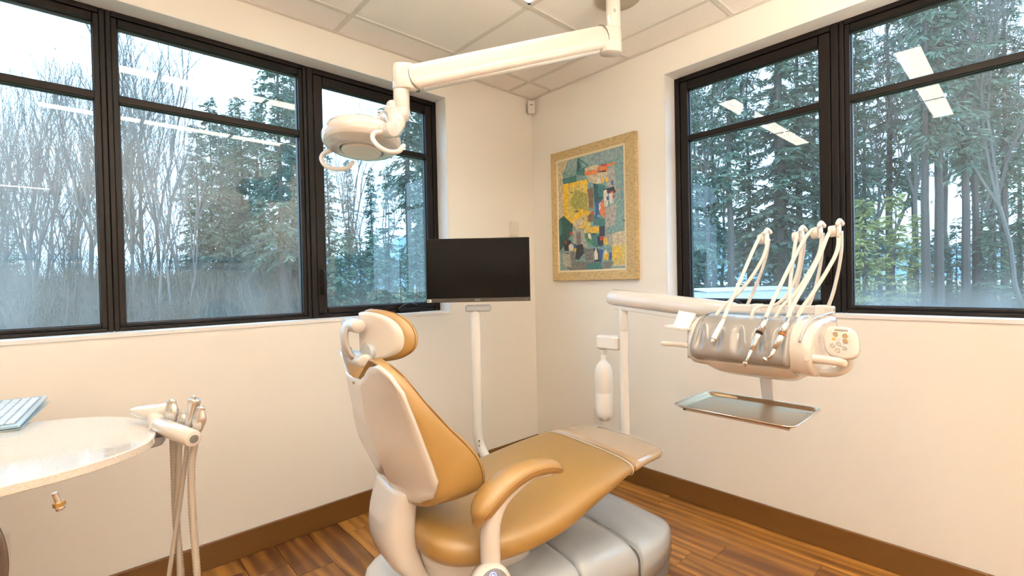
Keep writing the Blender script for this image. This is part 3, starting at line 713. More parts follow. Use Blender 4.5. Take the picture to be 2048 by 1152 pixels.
# arm rest, near side
TA = -.335
ppts = [(-.674, .375), (-.674, .43), (-.673, .50), (-.662, .545), (-.63, .585), (-.58, .610), (-.52, .629), (-.435, .621)]
rad = [.0325, .0325, .032, .029, .022, .017, .013, .010]
arm = tube('armrest_post', cr([ch(a, TA, b_) for a, b_ in ppts], 5), crf(rad, 5), M_shell, chair, n=20, side=CW, flat=.9)
pad = [(-.712, .553, .020), (-.703, .573, .034), (-.675, .603, .040), (-.632, .630, .039), (-.58, .648, .036), (-.52, .655, .031), (-.46, .648, .027), (-.43, .638, .023), (-.415, .631, .019)]
pp = cr([ch(a, TA, b_) for a, b_, c in pad], 5)
ap = tube('armrest_pad', pp, [1.12*c for c in crf([c for a, b_, c in pad], 5)], M_gold, chair, n=24, side=CW, flat=.80, dome=True)
ln = [p-CW*(r_*1.12+.0002)+V((0, 0, .002)) for p, r_ in zip(pp, crf([c for a, b_, c in pad], 5))]
tube('piping', ln[2:-1], .0016, M_seam, ap, n=6)
kn = V(at_t(983, 1172, -.372)); ax_ = (-CW+V((0, 0, .42))-CA*.15).normalized()
lathe('armrest_hub', [(.001, -.045), (.050, -.045), (.060, -.030), (.0615, 0), (.058, .014), (.052, .020), (.047, .021)], kn, ax_, M_shell, chair, n=40)
dsp = lathe('control_dial', [(.047, .018), (.047, .0215), (.045, .0225), (.001, .023)], kn, ax_, M_dgrey, chair, n=40)
lathe('dial_ring', [(.0475, .020), (.0475, .0232), (.0455, .0236), (.0448, .0222)], kn, ax_, M_silver, chair, n=40, cap=False)
dc = kn+ax_*.0236; u_ = V((0, 0, 1)); u_ = (u_-ax_*u_.dot(ax_)).normalized(); w_ = u_.cross(ax_)
ic = dc+u_*.026
tube('dial_icon', [ic+(u_*cos(2*pi*j/24)+w_*sin(2*pi*j/24))*.0105 for j in range(25)], .0011, M_icon, dsp, n=6, cap=False)
tube('dial_icon', [ic+(u_*cos(2*pi*j/24)+w_*sin(2*pi*j/24))*.0055 for j in range(3, 22)], .0009, M_iconw, dsp, n=6)
tube('dial_icon', [ic+u_*.001, ic+u_*.0075], .0009, M_iconw, dsp, n=6)

# ------------------------------------------------------------------ ceiling mounted operating light
LC = V((-.635, -1.165, 0))
lamp = thing('operating_light', (LC.x, LC.y, H), 'white ceiling mounted dental operating light on a long arm over the chair', 'operating light')
lathe('ceiling_plate', [(.105, 0), (.105, -.006), (.10, -.009), (.001, -.009)], (-.575, -1.150, H-.004), (0, 0, 1), mat('beige_plate', (.46, .40, .32), .5), lamp, n=40)
cyl('drop_tube', (LC.x, LC.y, H-.01), (LC.x, LC.y, 2.372), .033, M_shell, lamp, bev=.002)
text('maker_mark', '8', .022, (LC.x-.024, LC.y-.0245, 2.44), (.737, -.676, 0), (0, 0, 1), M_greytext, lamp)
J2 = V((-1.418, -.62, 2.118))
J1 = V((LC.x, LC.y, 2.318))
ad = V((J2.x-J1.x, J2.y-J1.y, 0)); Lh = ad.length; ad.normalize(); an = V((-ad.y, ad.x, 0))
def sleeve(name, c, zt_, zb_, toward, r_=.036):
    rings = []
    for z in (zb_, zb_+.004, zt_-.010, zt_-.003, zt_):
        rr_ = r_*(1 if zb_ < z < zt_-.004 else .93); ring = []
        for j in range(32):
            a = 2*pi*j/32; p = V((c.x, c.y, z))+ad*cos(a)*rr_+an*sin(a)*rr_
            if cos(a)*toward > 0: p += ad*toward*.030
            ring.append(p)
        rings.append(ring)
    return loft(name, rings, M_shell, lamp)
sleeve('shoulder_joint', J1, 2.372, 2.262, 1)
sleeve('elbow_joint', J2, 2.172, 2.066, -1)
a0 = J1+ad*.066+V((0, 0, .008)); a1 = J2-ad*.066+V((0, 0, .004))
dr = (a1-a0).normalized(); upn = an.cross(dr)
if upn.z < 0: upn = -upn
def armring(c, w_, h, ex=3.0, n=28):
    out = []
    for j in range(n):
        a = 2*pi*j/n; x, q = cos(a), sin(a)
        out.append(c+an*w_*math.copysign(abs(x)**(2/ex), x)+upn*h*math.copysign(abs(q)**(2/ex), q))
    return out
N_ = 14; rings = []
for i in range(N_+1):
    f = i/N_; c = a0.lerp(a1, f)
    rings.append(armring(c, .034, .053, 4.0))
def capr(c, d, sgn):
    return [armring(c+d*sgn*.040*sin(radians(a)), .034*cos(radians(a))**.5, .053*cos(radians(a)), 4.0) for a in (15, 35, 55, 75, 88)]
rings = capr(a0, dr, -1)[::-1]+rings+capr(a1, dr, 1)
loft('spring_arm', rings, M_shell, lamp)
# small channel under the arm
b0 = a0.lerp(a1, .02)-upn*.052; b1 = a0.lerp(a1, .98)-upn*.052
tube('arm_channel', [b0, b0.lerp(b1, .5), b1], .016, M_white, lamp, n=12, flat=.6, side=an)
for c, s_ in ((a0, -1), (a1, 1)):
    rg = armring(c, .0345, .0535, 4.0, n=48); tube('joint_seam', [p+dr*s_*.030*max(0, 1-((p-c).dot(upn)/.0535)**2)**.5 for p in rg+rg[:1]], .0022, M_dgrey, lamp, n=5, cap=False)
# yoke down from the elbow to the lamp head
LH = at_d(722, 274, 2.0)
def lp(px, py, d=2.05): return at_d(px, py, d)
dJ = (J2-CAM).dot(FW)
cyl('swivel_tube', (J2.x, J2.y, 2.064), (J2.x, J2.y, 1.985), .0345, M_shell, lamp, bev=.001)
yk = cr([(J2.x, J2.y, 1.99), (J2.x, J2.y, 1.955), lp(786, 224, dJ), lp(774, 236, dJ-.02), lp(764, 240, dJ-.03)], 6)
tube('yoke', yk, crf([.034, .034, .033, .028, .024], 6), M_shell, lamp, n=20, dome=True)
tube('yoke', cr([lp(786, 214, dJ), lp(794, 222, dJ+.02), lp(802, 230, dJ+.03)], 4), [.030, .028, .026, .025, .024, .023, .022, .021, .020], M_shell, lamp, n=16, dome=True)
# lamp head: dish, axis tilted
axd = (V((0, 0, -1))-FW*.13-RT*.02).normalized()      # facing down and a little towards the room
hd = lp(724, 276, dJ-.05)
prof = [(.001, -.066), (.06, -.063), (.11, -.052), (.140, -.034), (.156, -.010), (.160, .012), (.156, .030), (.148, .040), (.128, .044)]
head = lathe('lamp_head', prof, hd, axd, M_shell, lamp, n=56)
lathe('reflector_ring', [(.146, .040), (.132, .050), (.104, .058), (.090, .058), (.085, .05)], hd, axd, M_lens, lamp, n=48, cap=False)
lathe('lens_glass', [(.135, .0455), (.100, .053), (.001, .054)], hd, axd, M_dkring, lamp, n=40)
lathe('lens_centre', [(.080, .050), (.080, .062), (.074, .066), (.001, .067)], hd, axd, M_shell, lamp, n=40)
u1_ = (RT-axd*RT.dot(axd)).normalized(); v1_ = axd.cross(u1_)
obox('vent_slot', hd-u1_*.118-v1_*.055-axd*.050, u1_*.02-axd*.006, v1_*.002, axd*.004, M_black, lamp)
# fork arm hugging the head plus knob
tube('fork', cr([lp(766, 236, dJ-.03), lp(784, 232, dJ-.06), lp(792, 244, dJ-.13), lp(790, 262, dJ-.16)], 6), crf([.026, .036, .038, .026], 6), M_shell, lamp, n=18, dome=True)
cyl('fork_knob', lp(772, 262, dJ-.16), lp(788, 258, dJ-.20), .030, M_shell, lamp, bev=.008)
tube('handle', cr([lp(770, 264, dJ-.18), lp(750, 266, dJ-.20), lp(745, 276, dJ-.21), lp(756, 292, dJ-.22), lp(776, 303, dJ-.22), lp(796, 303, dJ-.22), lp(807, 292, dJ-.21)], 6), .0095, M_white, lamp, n=12, dome=True)
tube('handle', cr([lp(664, 300, dJ-.02), lp(648, 307, dJ-.02), lp(643, 318, dJ-.02), lp(652, 332, dJ-.02), lp(672, 338, dJ-.02), lp(694, 336, dJ-.02), lp(705, 325, dJ-.02)], 6), .0095, M_white, lamp, n=12, dome=True)

# ------------------------------------------------------------------ monitor on its post
mon = thing('monitor', at_d(957, 890, 2.4), 'black monitor on a white post standing in the room corner', 'monitor')
D0 = 2.35
c00, c10, c11, c01 = at_d(858, 605, D0), at_d(1063, 602, D0-.01), at_d(1056, 473, D0), at_d(847, 480, D0+.0)
mx_ = ((c10-c00)+(c11-c01)); mx_.z = 0; mx_.normalize(); mc_ = (c00+c10+c11+c01)/4
mn = V((mx_.y, -mx_.x, 0))      # towards the viewer
if mn.dot(FW) > 0: mn = -mn
mu_ = V((0, 0, 1)); mu_ = (mu_-mn*.03).normalized()
MW, MH = .2565, .158
obox('monitor_body', mc_-mn*.012, mx_*MW, mn*.012, mu_*MH, M_black, mon, bevel=.003)
obox('back_housing', mc_-mn*.035, mx_*.17, mn*.014, mu_*.10, M_black, mon, bevel=.01, bseg=3)
obox('screen', mc_+mn*.0006+mu_*.0085, mx_*(MW-.003), mn*.0008, mu_*(MH-.0115), M_screen, mon)
bz = obox('bezel_strip', mc_+mn*.001-mu_*(MH-.010), mx_*MW, mn*.0015, mu_*.0098, mat('bezel', (.03, .022, .017), .35), mon, bevel=.0008)
text('bezel_lettering', 'ASUS', .0125, mc_+mn*.003-mu_*(MH-.010)-mx_*.005, mx_, mu_, mat('logo_grey', (.42, .37, .32), .3), mon)
obox('energy_sticker', mc_+mn*.003-mu_*(MH-.009)-mx_*(MW-.014), mx_*.0105, mn*.0004, mu_*.0070, M_paper, mon)
obox('energy_print', mc_+mn*.0037-mu_*(MH-.009)-mx_*(MW-.011), mx_*.0035, mn*.0003, mu_*.004, M_green, mon)
obox('power_light', mc_+mn*.003-mu_*(MH-.010)+mx_*(MW-.02), mx_*.0012, mn*.0004, mu_*.0008, M_amber, mon)
PX = at_d(952, 700, 2.40); 
pm = V((PX.x, PX.y, 0))
zb_ = .50
tube('monitor_post', [V((pm.x, pm.y, 1.12))]+cr([V((pm.x, pm.y, z)) for z in (1.09, .8, .56, .47)]+[V((pm.x, pm.y, 0))+RT*.012+V((0, 0, .41)), V((pm.x, pm.y, 0))+RT*.05-FW*.03+V((0, 0, .33)), V((pm.x, pm.y, 0))+RT*.09-FW*.05+V((0, 0, .22)), V((pm.x, pm.y, 0))+RT*.10-FW*.06+V((0, 0, .0))], 6), .0245, M_white, mon, n=24)
obox('post_head', V((pm.x, pm.y, 1.104))+mx_*.016, mx_*.064, mn*.028, (0, 0, .017), M_greyw, mon, bevel=.010, bseg=3)
for dz in (.44, .415): 
    c_ = V((pm.x, pm.y, dz))+RT*.008-FW*.0245; lathe('post_screw', [(.001, .002), (.005, .001), (.005, -.003)], c_, -FW, M_silver, mon, n=10)
tube('monitor_cable', cr([mc_-mx_*.235-mu_*(MH-.002)-mn*.015, mc_-mx_*.235-mu_*(MH+.008)-mn*.015, mc_-mx_*.228-mu_*(MH+.010)-mn*.02, mc_-mx_*.22-mu_*(MH-.002)-mn*.02], 4), .002, M_black, mon, n=6)
# ------------------------------------------------------------------ delivery unit: post, arm, instrument head
du = thing('delivery_unit', (-.52, -1.11, 0), 'white dental delivery unit on a swing arm, four curved hose whips above its grey head', 'dental unit')
PP = V((-.52, -1.112, 0))
tube('unit_post', cr([V((PP.x, PP.y, 1.11)), V((PP.x, PP.y, .9)), V((PP.x, PP.y, .6)), V((PP.x, PP.y, .47)), ch(.335, .085, .435), ch(.27, .09, .425), ch(.12, .10, .42), ch(0, .10, .40), ch(-.12, .10, .34), ch(-.16, .10, .24)], 6), .0215, M_white, du, n=24)
cyl('post_collar', (PP.x, PP.y, .985), (PP.x, PP.y, 1.105), .0235, M_white, du, bev=.002)
A0 = V((-.515, -1.085, 1.142)); A1 = V((-.562, -1.63, 1.098)); da = (A1-A0).normalized(); sa = V((da.y, -da.x, 0)).normalized(); ua = sa.cross(da)
if ua.z < 0: ua = -ua
def dring(c, r_=.042, k=1.0, n=28):
    out = []
    for j in range(n):
        a = 2*pi*j/n; q = sin(a)
        out.append(c+sa*r_*k*cos(a)*(1 if q > 0 else 1)+ua*r_*k*(q if q > 0 else math.copysign(abs(q)**.6, q)*.86))
    return out
rings = [dring(A0-da*.048, k=.80), dring(A0-da*.045, k=.93), dring(A0-da*.038, k=1.0)]+[dring(A0.lerp(A1, f)) for f in (.1, .3, .5, .7, .85)]+[dring(A1-da*.02, .041), dring(A1, .041), dring(A1+da*.028, .041, .94), dring(A1+da*.046, .041, .75), dring(A1+da*.054, .041, .4)]
loft('swing_arm', rings, M_shell, du)
obox('arm_channel', A0.lerp(A1, .47)-ua*.043, da*.27, sa*.026, ua*.010, M_white, du, bevel=.004)
tube('arm_elbow', cr([A1+da*.01-ua*.02, A1+da*.02-ua*.055, (-.60, -1.68, 1.03), (-.66, -1.72, 1.02)], 5), .032, M_white, du, n=20)
# head body
def headprof(y0, k=0.0):
    P = [(-.90, .928), (-.948, .958), (-.962, 1.0), (-.956, 1.04), (-.935, 1.075), (-.90, 1.097), (-.85, 1.108), (-.70, 1.112), (-.66, 1.102), (-.652, 1.06), (-.655, .98), (-.70, .93)]
    cx, cz = -.80, 1.02
    return [V((cx+(x-cx)*(1-k), y0, cz+(z-cz)*(1-k))) for x, z in P]
yr = [(-1.650, .16), (-1.655, .08), (-1.668, .025), (-1.69, 0), (-1.98, 0), (-2.010, .01), (-2.024, .035), (-2.030, .09)]
body = loft('instrument_head', [headprof(a, b_) for a, b_ in yr], M_shell, du, sub=1)
# grey front cover with finger grooves
GP = [(-.775, 1.1155), (-.83, 1.114), (-.875, 1.108), (-.91, 1.096), (-.938, 1.076), (-.958, 1.05), (-.972, 1.022), (-.978, .997), (-.970, .976), (-.945, .962)]
gpx = crf([a for a, b_ in GP], 4); gpz = crf([b_ for a, b_ in GP], 4)
slots = [-1.706, -1.765, -1.828, -1.890, -1.950]
vs, fs = [], []; NV = 90; NU = len(gpx)
for i in range(NV+1):
    y = lerp(-1.650, -1.985, i/NV)
    e0 = (y+1.650)/-.045 if y > -1.695 else 1; e1 = (y+1.985)/.022 if y < -1.963 else 1
    ee = max(0.0, min(e0, e1)); sh_ = 1-(1-ee)**2.2
    for j in range(NU):
        x, z = gpx[j], gpz[j]; f = j/(NU-1)
        gro = 0
        if .34 < f < .84:
            env = sin(pi*(f-.34)/.5)**2
            for sy in slots:
                dd = (y+.028*(f-.6)-sy)/.0115
                gro += math.exp(-dd*dd)*.009*env
        cx, cz = -.80, 1.03
        nx = -1 if f > .35 else -.4
        x2 = cx+(x-cx)*(.62+.38*sh_); z2 = cz+(z-cz)*(.80+.20*sh_)
        yy = y-.012*(1-f)*(1 if e0 < 1 else 0)
        vs.append((x2+gro, yy, z2-gro*.45))
for i in range(NV):
    for j in range(NU-1):
        a = i*NU+j; fs.append((a, a+1, a+NU+1, a+NU))
gc = fixn(new('front_cover', vs, fs, M_cover, du, smooth=True)); gc['label'] = 'glossy grey front cover with finger grooves'
# underbody tray shape
ub = []
for z, xa, xb, ya, yb in ((.968, -.952, -.66, -1.672, -2.006), (.955, -.945, -.66, -1.68, -2.0), (.928, -.915, -.67, -1.715, -1.985), (.917, -.895, -.69, -1.74, -1.97)):
    ring = []
    for j in range(40):
        a = 2*pi*j/40; c, q = cos(a), sin(a)
        ring.append(V(((xa+xb)/2+(xb-xa)/2*math.copysign(abs(c)**.35, c), (ya+yb)/2+(yb-ya)/2*math.copysign(abs(q)**.35, q), z)))
    ub.append(ring)
loft('lower_body', ub, M_shell, du)
box('back_rail', (-.705, -2.022, 1.106), (-.668, -1.672, 1.136), M_shell, du, bevel=.008, bseg=3)
for y in (-1.79, -1.90, -1.985): box('rail_clip', (-.708, y-.016, 1.104), (-.665, y+.016, 1.138), M_white, du, bevel=.006)
tube('edge_trim', cr([(-.955, -2.0, 1.045), (-.935, -2.006, 1.078), (-.90, -2.012, 1.102), (-.84, -2.022, 1.113), (-.72, -2.026, 1.117), (-.665, -2.015, 1.108)], 5), .0035, M_greyw, du, n=8)
# whips
WH = [[(1492, 616, -.69), (1508, 580, -.685), (1524, 540, -.68), (1534, 505, -.68), (1538, 478, -.68)],
      [(1573, 624, -.69), (1588, 590, -.685), (1600, 545, -.68), (1607, 505, -.68), (1609, 474, -.68)],
      [(1610, 628, -.69), (1627, 588, -.685), (1640, 535, -.68), (1645, 495, -.68), (1646, 466, -.68)],
      [(1650, 628, -.69), (1665, 590, -.685), (1677, 540, -.68), (1683, 500, -.68), (1683, 462, -.68)]]
YD = V((0, 1, 0)); XD = V((1, 0, 0))
for w_ in WH:
    P = [at_x(*q) for q in w_]
    tube('whip_arm', cr(P, 6), crf([.0085, .0085, .008, .0078, .0078], 6), M_shell, du, n=12, flat=.6)
    top = P[-1]
    obox('whip_hook', top+V((-.004, .006, .006)), V((.016, 0, 0)), V((0, .004, 0)), V((0, 0, .025)), M_white, du, bevel=.006, bseg=3)
    cyl('pulley', top+V((-.006, .010, .002)), top+V((-.006, .032, .0)), .0185, M_shell, du, n=20, bev=.003)
    tube('whip_cap', cr([top+V((-.022, .006, .022)), top+V((-.004, .004, .033)), top+V((.014, .0, .024))], 4), .008, M_white, du, n=10, flat=.7, dome=True)
# hoses and hand pieces
def hp(name, label, cat, front, back, hr=.0058):
    t = thing(name, at_x(*front[0]), label, cat)
    P = [at_x(*q) for q in front+back]
    tube('hose', cr(P, 7), hr, M_hosew, t, n=12)
    return t
s1 = hp('air_water_syringe', 'short silver air and water syringe in the left groove of the instrument head', 'syringe',
        [(1447, 638, -.955), (1463, 600, -.90), (1485, 550, -.82), (1508, 497, -.74), (1519, 476, -.705)], [(1529, 467, -.69), (1534, 485, -.69), (1527, 512, -.72), (1508, 547, -.76), (1480, 583, -.80), (1450, 610, -.84), (1430, 632, -.88)])
a_ = at_x(1447, 640, -.957); b_ = at_x(1426, 680, -.998)
d_ = (b_-a_).normalized()
lathe('syringe_body', [(.0062, -.002), (.0085, .006), (.0115, .028), (.0125, (b_-a_).length*.7), (.0125, (b_-a_).length-.002), (.010, (b_-a_).length)], a_, d_, M_silver, s1, n=20)
lathe('syringe_nose', [(.0085, 0), (.0085, .004), (.006, .005), (.005, .009), (.001, .0095)], b_, d_, M_chrome, s1, n=16)
s2 = hp('turbine_handpiece', 'steel turbine handpiece with black collar resting on the instrument head', 'handpiece',
        [(1531, 636, -.945), (1548, 598, -.89), (1571, 550, -.82), (1597, 500, -.75), (1617, 467, -.71)], [(1634, 458, -.69), (1643, 478, -.69), (1637, 510, -.72), (1618, 545, -.76), (1592, 585, -.80), (1563, 614, -.85), (1547, 640, -.88)])
def straight(par, pts, profile, m_, nm, n=18):
    tube(nm, pts, profile, m_, par, n=n)
a_ = at_x(1532, 638, -.95); b_ = at_x(1519, 664, -.982); c_ = at_x(1503, 700, -1.005); e_ = at_x(1494, 720, -1.01); f_ = at_x(1491, 728, -1.012)
tube('coupling', [a_, a_.lerp(b_, .35), b_], [.0082, .0096, .0100], M_chrome, s2, n=18)
tube('collar', [b_, b_.lerp(c_, .10)], [.0102, .0102], M_black, s2, n=18)
tube('handle', [b_.lerp(c_, .10), b_.lerp(c_, .3), b_.lerp(c_, .7), c_], [.0098, .0104, .0088, .0060], M_silver, s2, n=18)
tube('neck', [c_, e_, e_.lerp(f_, .6)], [.006, .0042, .0046], M_chrome, s2, n=14)
cyl('turbine_head', f_+V((-.004, 0, .006)), f_+V((.004, 0, -.007)), .0066, M_chrome, s2, n=18, bev=.001)
s3 = hp('contra_angle_handpiece', 'steel angled handpiece with orange ring, rightmost on the instrument head', 'handpiece',
        [(1574, 636, -.945), (1592, 600, -.89), (1615, 560, -.83), (1640, 510, -.76), (1655, 472, -.71)], [(1668, 456, -.69), (1677, 476, -.69), (1673, 505, -.72), (1655, 540, -.76), (1630, 580, -.80), (1605, 615, -.84), (1588, 646, -.87)])
a_ = at_x(1574, 638, -.95); b_ = at_x(1564, 668, -.982); c_ = at_x(1549, 698, -1.0); e_ = at_x(1541, 713, -1.005); f_ = at_x(1533, 719, -1.006)
tube('coupling', [a_, a_.lerp(b_, .3), a_.lerp(b_, .35), b_], [.0082, .0085, .0112, .0108], M_chrome, s3, n=18)
tube('orange_ring', [b_, b_.lerp(c_, .06)], [.0110, .0109], mat('copper_ring', (.5, .16, .04), .3, metal=.8), s3, n=18)
tube('handle', [b_.lerp(c_, .06), b_.lerp(c_, .5), c_], [.0105, .0095, .0062], M_silver, s3, n=18)
tube('neck', [c_, e_, f_], [.006, .0045, .0048], M_chrome, s3, n=14)
cyl('working_head', f_+V((0, .009, .003)), f_+V((0, -.002, -.003)), .006, M_chrome, s3, n=16, bev=.001)
tube('supply_hose', cr([at_x(*q) for q in [(1581, 648, -.86), (1579, 620, -.85), (1580, 570, -.80), (1586, 520, -.75), (1592, 480, -.71), (1598, 464, -.69), (1603, 480, -.69), (1600, 520, -.70), (1590, 560, -.73), (1570, 594, -.78), (1548, 611, -.82), (1520, 613, -.86), (1507, 622, -.89), (1502, 640, -.90)]], 6), .0055, M_hosew, du, n=12)
# right handle, foot-shaped touch pad
hb = cr([at_x(1604, 716, -.935), at_x(1640, 719, -.93), at_x(1672, 723, -.92), at_x(1686, 727, -.90)], 5)
tube('side_handle', hb, crf([.013, .0125, .012, .0125], 5), M_shell, du, n=14, dome=True, flat=.8)
lathe('handle_screw', [(.0075, 0), (.0075, -.003), (.006, -.004), (.001, -.004)], at_x(1613, 717, -.952), (1, 0, 0), M_white, du, n=18)
tube('loop_handle', cr([at_x(1690, 705, -.86), at_x(1696, 722, -.86), at_x(1688, 737, -.86), at_x(1665, 745, -.86), at_x(1630, 743, -.86), at_x(1596, 735, -.87)], 6), .0135, M_shell, du, n=16)
kp = at_x(1682, 685, -.885); kx = (RT*.92+V((0, 0, .0))); kx.z = 0; kx.normalize(); kn_ = V((-.93, .02, .28)).normalized(); kx = (V((-.06, -1, .0))-kn_*V((-.06, -1, 0)).dot(kn_)).normalized(); ky = kn_.cross(kx)
if ky.z < 0: ky = -ky
ky = (ky-kx*.14).normalized()
rings = []
for sc, off in ((.9, -.016), (1.0, -.010), (1.0, 0), (.96, .004), (.88, .0055), (.5, .006), (.02, .006)):
    ring = []
    for j in range(40):
        a = 2*pi*j/40; c, q = cos(a), sin(a)
        ring.append(kp+kx*.0425*sc*math.copysign(abs(c)**.7, c)+ky*.0465*sc*math.copysign(abs(q)**.7, q)+kn_*off)
    rings.append(ring)
pad_ = loft('touch_pad', rings, M_shell, du)
def key(u, v, r_, m_, nm='pad_key'):
    c = kp+kx*u+ky*v+kn_*.0063
    lathe(nm, [(r_, -.001), (r_, .0006), (r_*.82, .0012), (r_*.75, .0004), (.0005, .0002)], c, kn_, m_, pad_, n=20)
for u, v in ((-.010, .022), (.013, .019), (.013, .004)): key(u, v, .0072, M_steel)
key(-.016, .008, .004, mat('amber_key', (.75, .38, .05), .4)); key(-.006, .010, .004, M_outlet)
for u, v in ((-.019, -.011), (-.003, -.005), (.009, -.015), (-.007, -.023)): key(u, v, .0075, M_silver)
obox('pad_print', kp+ky*.034+kn_*.0064+kx*.004, kx*.016, ky*.0022, kn_*.0003, M_greytext, pad_)
# left handle and little display
tube('side_handle', cr([at_x(1326, 687, -.955), at_x(1350, 688, -.945), at_x(1374, 690, -.94)], 5), crf([.009, .0085, .011], 5), M_shell, du, n=12, dome=True, flat=.7)
lathe('handle_screw', [(.0065, 0), (.0065, -.003), (.001, -.0035)], at_x(1372, 690, -.953), (1, 0, 0), M_white, du, n=16)
tube('handle_stem', [at_x(1378, 640, -.92), at_x(1378, 690, -.92), at_x(1378, 716, -.92)], .0052, M_white, du, n=10)
q = [at_x(1346, 651, -.935), at_x(1378, 655, -.935), at_x(1391, 626, -.90), at_x(1357, 620, -.90)]
nn = (q[1]-q[0]).cross(q[3]-q[0]).normalized()
if nn.x > 0: nn = -nn
prism('display_case', q, -nn*.010, M_white, du, bevel=.003)
c_ = sum(q, V())/4; prism('display_screen', [c_+(p-c_)*.80+nn*.0005 for p in q], nn*.0007, M_display, du)
prism('display_shelf', [at_x(1328, 650, -.965), at_x(1361, 656, -.975), at_x(1382, 655, -.94), at_x(1346, 648, -.935)], (0, 0, -.009), M_white, du, bevel=.0025)
# tray stem and holder
sx = -.665
prism('tray_stem', [V((sx, -1.776, .93)), V((sx, -1.823, .93)), V((sx+.012, -1.828, .775)), V((sx+.012, -1.790, .775))], (.010, 0, 0), M_white, du, bevel=.003)
box('tray_holder', (-.88, -1.835, .774), (-.652, -1.785, .783), M_white, du, bevel=.003)
boxes('holder_frame', [((-.950, -1.960, .783), (-.940, -1.640, .789)), ((-.72, -1.960, .783), (-.71, -1.64, .789)), ((-.950, -1.650, .783), (-.71, -1.640, .789)), ((-.950, -1.970, .783), (-.71, -1.96, .789))], M_silver, du, bevel=.001)
# the tray itself
tr = thing('instrument_tray', (-.835, -1.80, .789), 'empty brushed steel instrument tray below the delivery unit', 'tray')
def rr_ring(x0, x1, y0, y1, r_, z, n=6):
    out = []
    for cx, cy, a0 in ((x1-r_, y1-r_, 0), (x0+r_, y1-r_, 90), (x0+r_, y0+r_, 180), (x1-r_, y0+r_, 270)):
        for k in range(n+1):
            a = radians(a0+90*k/n); out.append(V((cx+r_*cos(a), cy+r_*sin(a), z)))
    return out
def ins(d, r_, z): return rr_ring(-.978+d, -.696-d, -1.990+d, -1.612-d, r_, z)
rings = [ins(.002, .030, .7985), ins(0, .032, .8015), ins(.003, .030, .8045), ins(.007, .028, .8035), ins(.014, .022, .7945), ins(.020, .018, .7905), ins(.026, .014, .7895), ins(.10, .01, .7893)]
o = loft('tray_pan', rings, M_steel, tr, cap=False)
n0 = len(rings[0]); bm = bmesh.new(); bm.from_mesh(o.data); bm.verts.ensure_lookup_table(); bm.faces.new([bm.verts[7*n0+j] for j in range(n0)]); bmesh.ops.recalc_face_normals(bm, faces=bm.faces); bm.to_mesh(o.data); bm.free()
tube('tray_rim', ins(.001, .031, .802)+ins(.001, .031, .802)[:1], .0026, M_chrome, tr, n=8, cap=False)
# bottle holder and water bottle
hc_ = at_x(1214, 683, -.52)
box('bottle_holder', (-.555, -1.094, hc_.z-.036), (-.485, hc_.y+.045, hc_.z+.032), M_white, du, bevel=.012, bseg=3)
wbt = thing('water_bottle', at_x(1208, 842, -.52), 'milky white plastic water bottle hanging beside the delivery unit post', 'bottle')
bc = at_x(1208, 780, -.52); zB = at_x(1208, 842, -.52).z; zT = hc_.z-.034
zz = [(0, .010), (.006, .026), (.018, .037), (.035, .044), (.06, .0455), (.145, .0455), (.148, .0445), (.151, .0455), (.235, .0455), (.262, .043), (.285, .034), (.30, .022), (.308, .015), (.312, .013), (zT-zB, .013)]
rings = []
for h, r_ in zz:
    ring = []
    for j in range(40):
        a = 2*pi*j/40; dz = .012*max(0, cos(5*a)*-1+.2)*(1-h/.03) if h < .03 else 0
        ring.append(V((bc.x+r_*cos(a), bc.y+r_*sin(a), zB+h+dz)))
    rings.append(ring)
loft('bottle_body', rings, M_bottle, wbt)
cyl('bottle_cap', (bc.x, bc.y, zT-.030), (bc.x, bc.y, zT-.006), .0165, M_white, wbt, bev=.002)

# ------------------------------------------------------------------ quartz counter
ZC = .84
ct = thing('quartz_counter', (-2.9, -.75, 0), 'round ended speckled white quartz counter by the left wall', 'counter')
op = [(209, 833), (262, 835), (290, 841), (307, 853), (312, 863), (307, 874), (290, 887), (244, 906), (174, 929), (105, 948), (0, 974)]
P = [at_z(x, y, ZC) for x, y in op]
P = cr([at_z(63, 844, ZC), at_z(140, 836.5, ZC)]+P, 4)
yb_ = P[0].y; P = [V((X0+.3, P[0].y+.02, ZC))]+P+[V((X0+.3, P[-1].y-.06, ZC))]
prism('countertop', [p-V((0, 0, .022)) for p in P], (0, 0, .022), M_quartz, ct, bevel=.003, bseg=3)
boxes('counter_cabinet', [((-5.6, -1.0, 0), (-3.25, -.48, ZC-.0225))], M_white, ct, bevel=.004)
q0 = at_d(108, 962, .98); q0 = V((q0.x, q0.y, ZC-.022)); 
cyl('levelling_bolt', q0, q0+V((.006, 0, -.022)), .0055, M_silver, ct, n=14)
cyl('brass_nut', q0+V((.006, 0, -.022)), q0+V((.007, 0, -.030)), .0105, M_brass, ct, n=6)
cyl('bolt_cap', q0+V((.007, 0, -.030)), q0+V((.009, 0, -.038)), .008, M_chrome, ct, n=14, bev=.002)
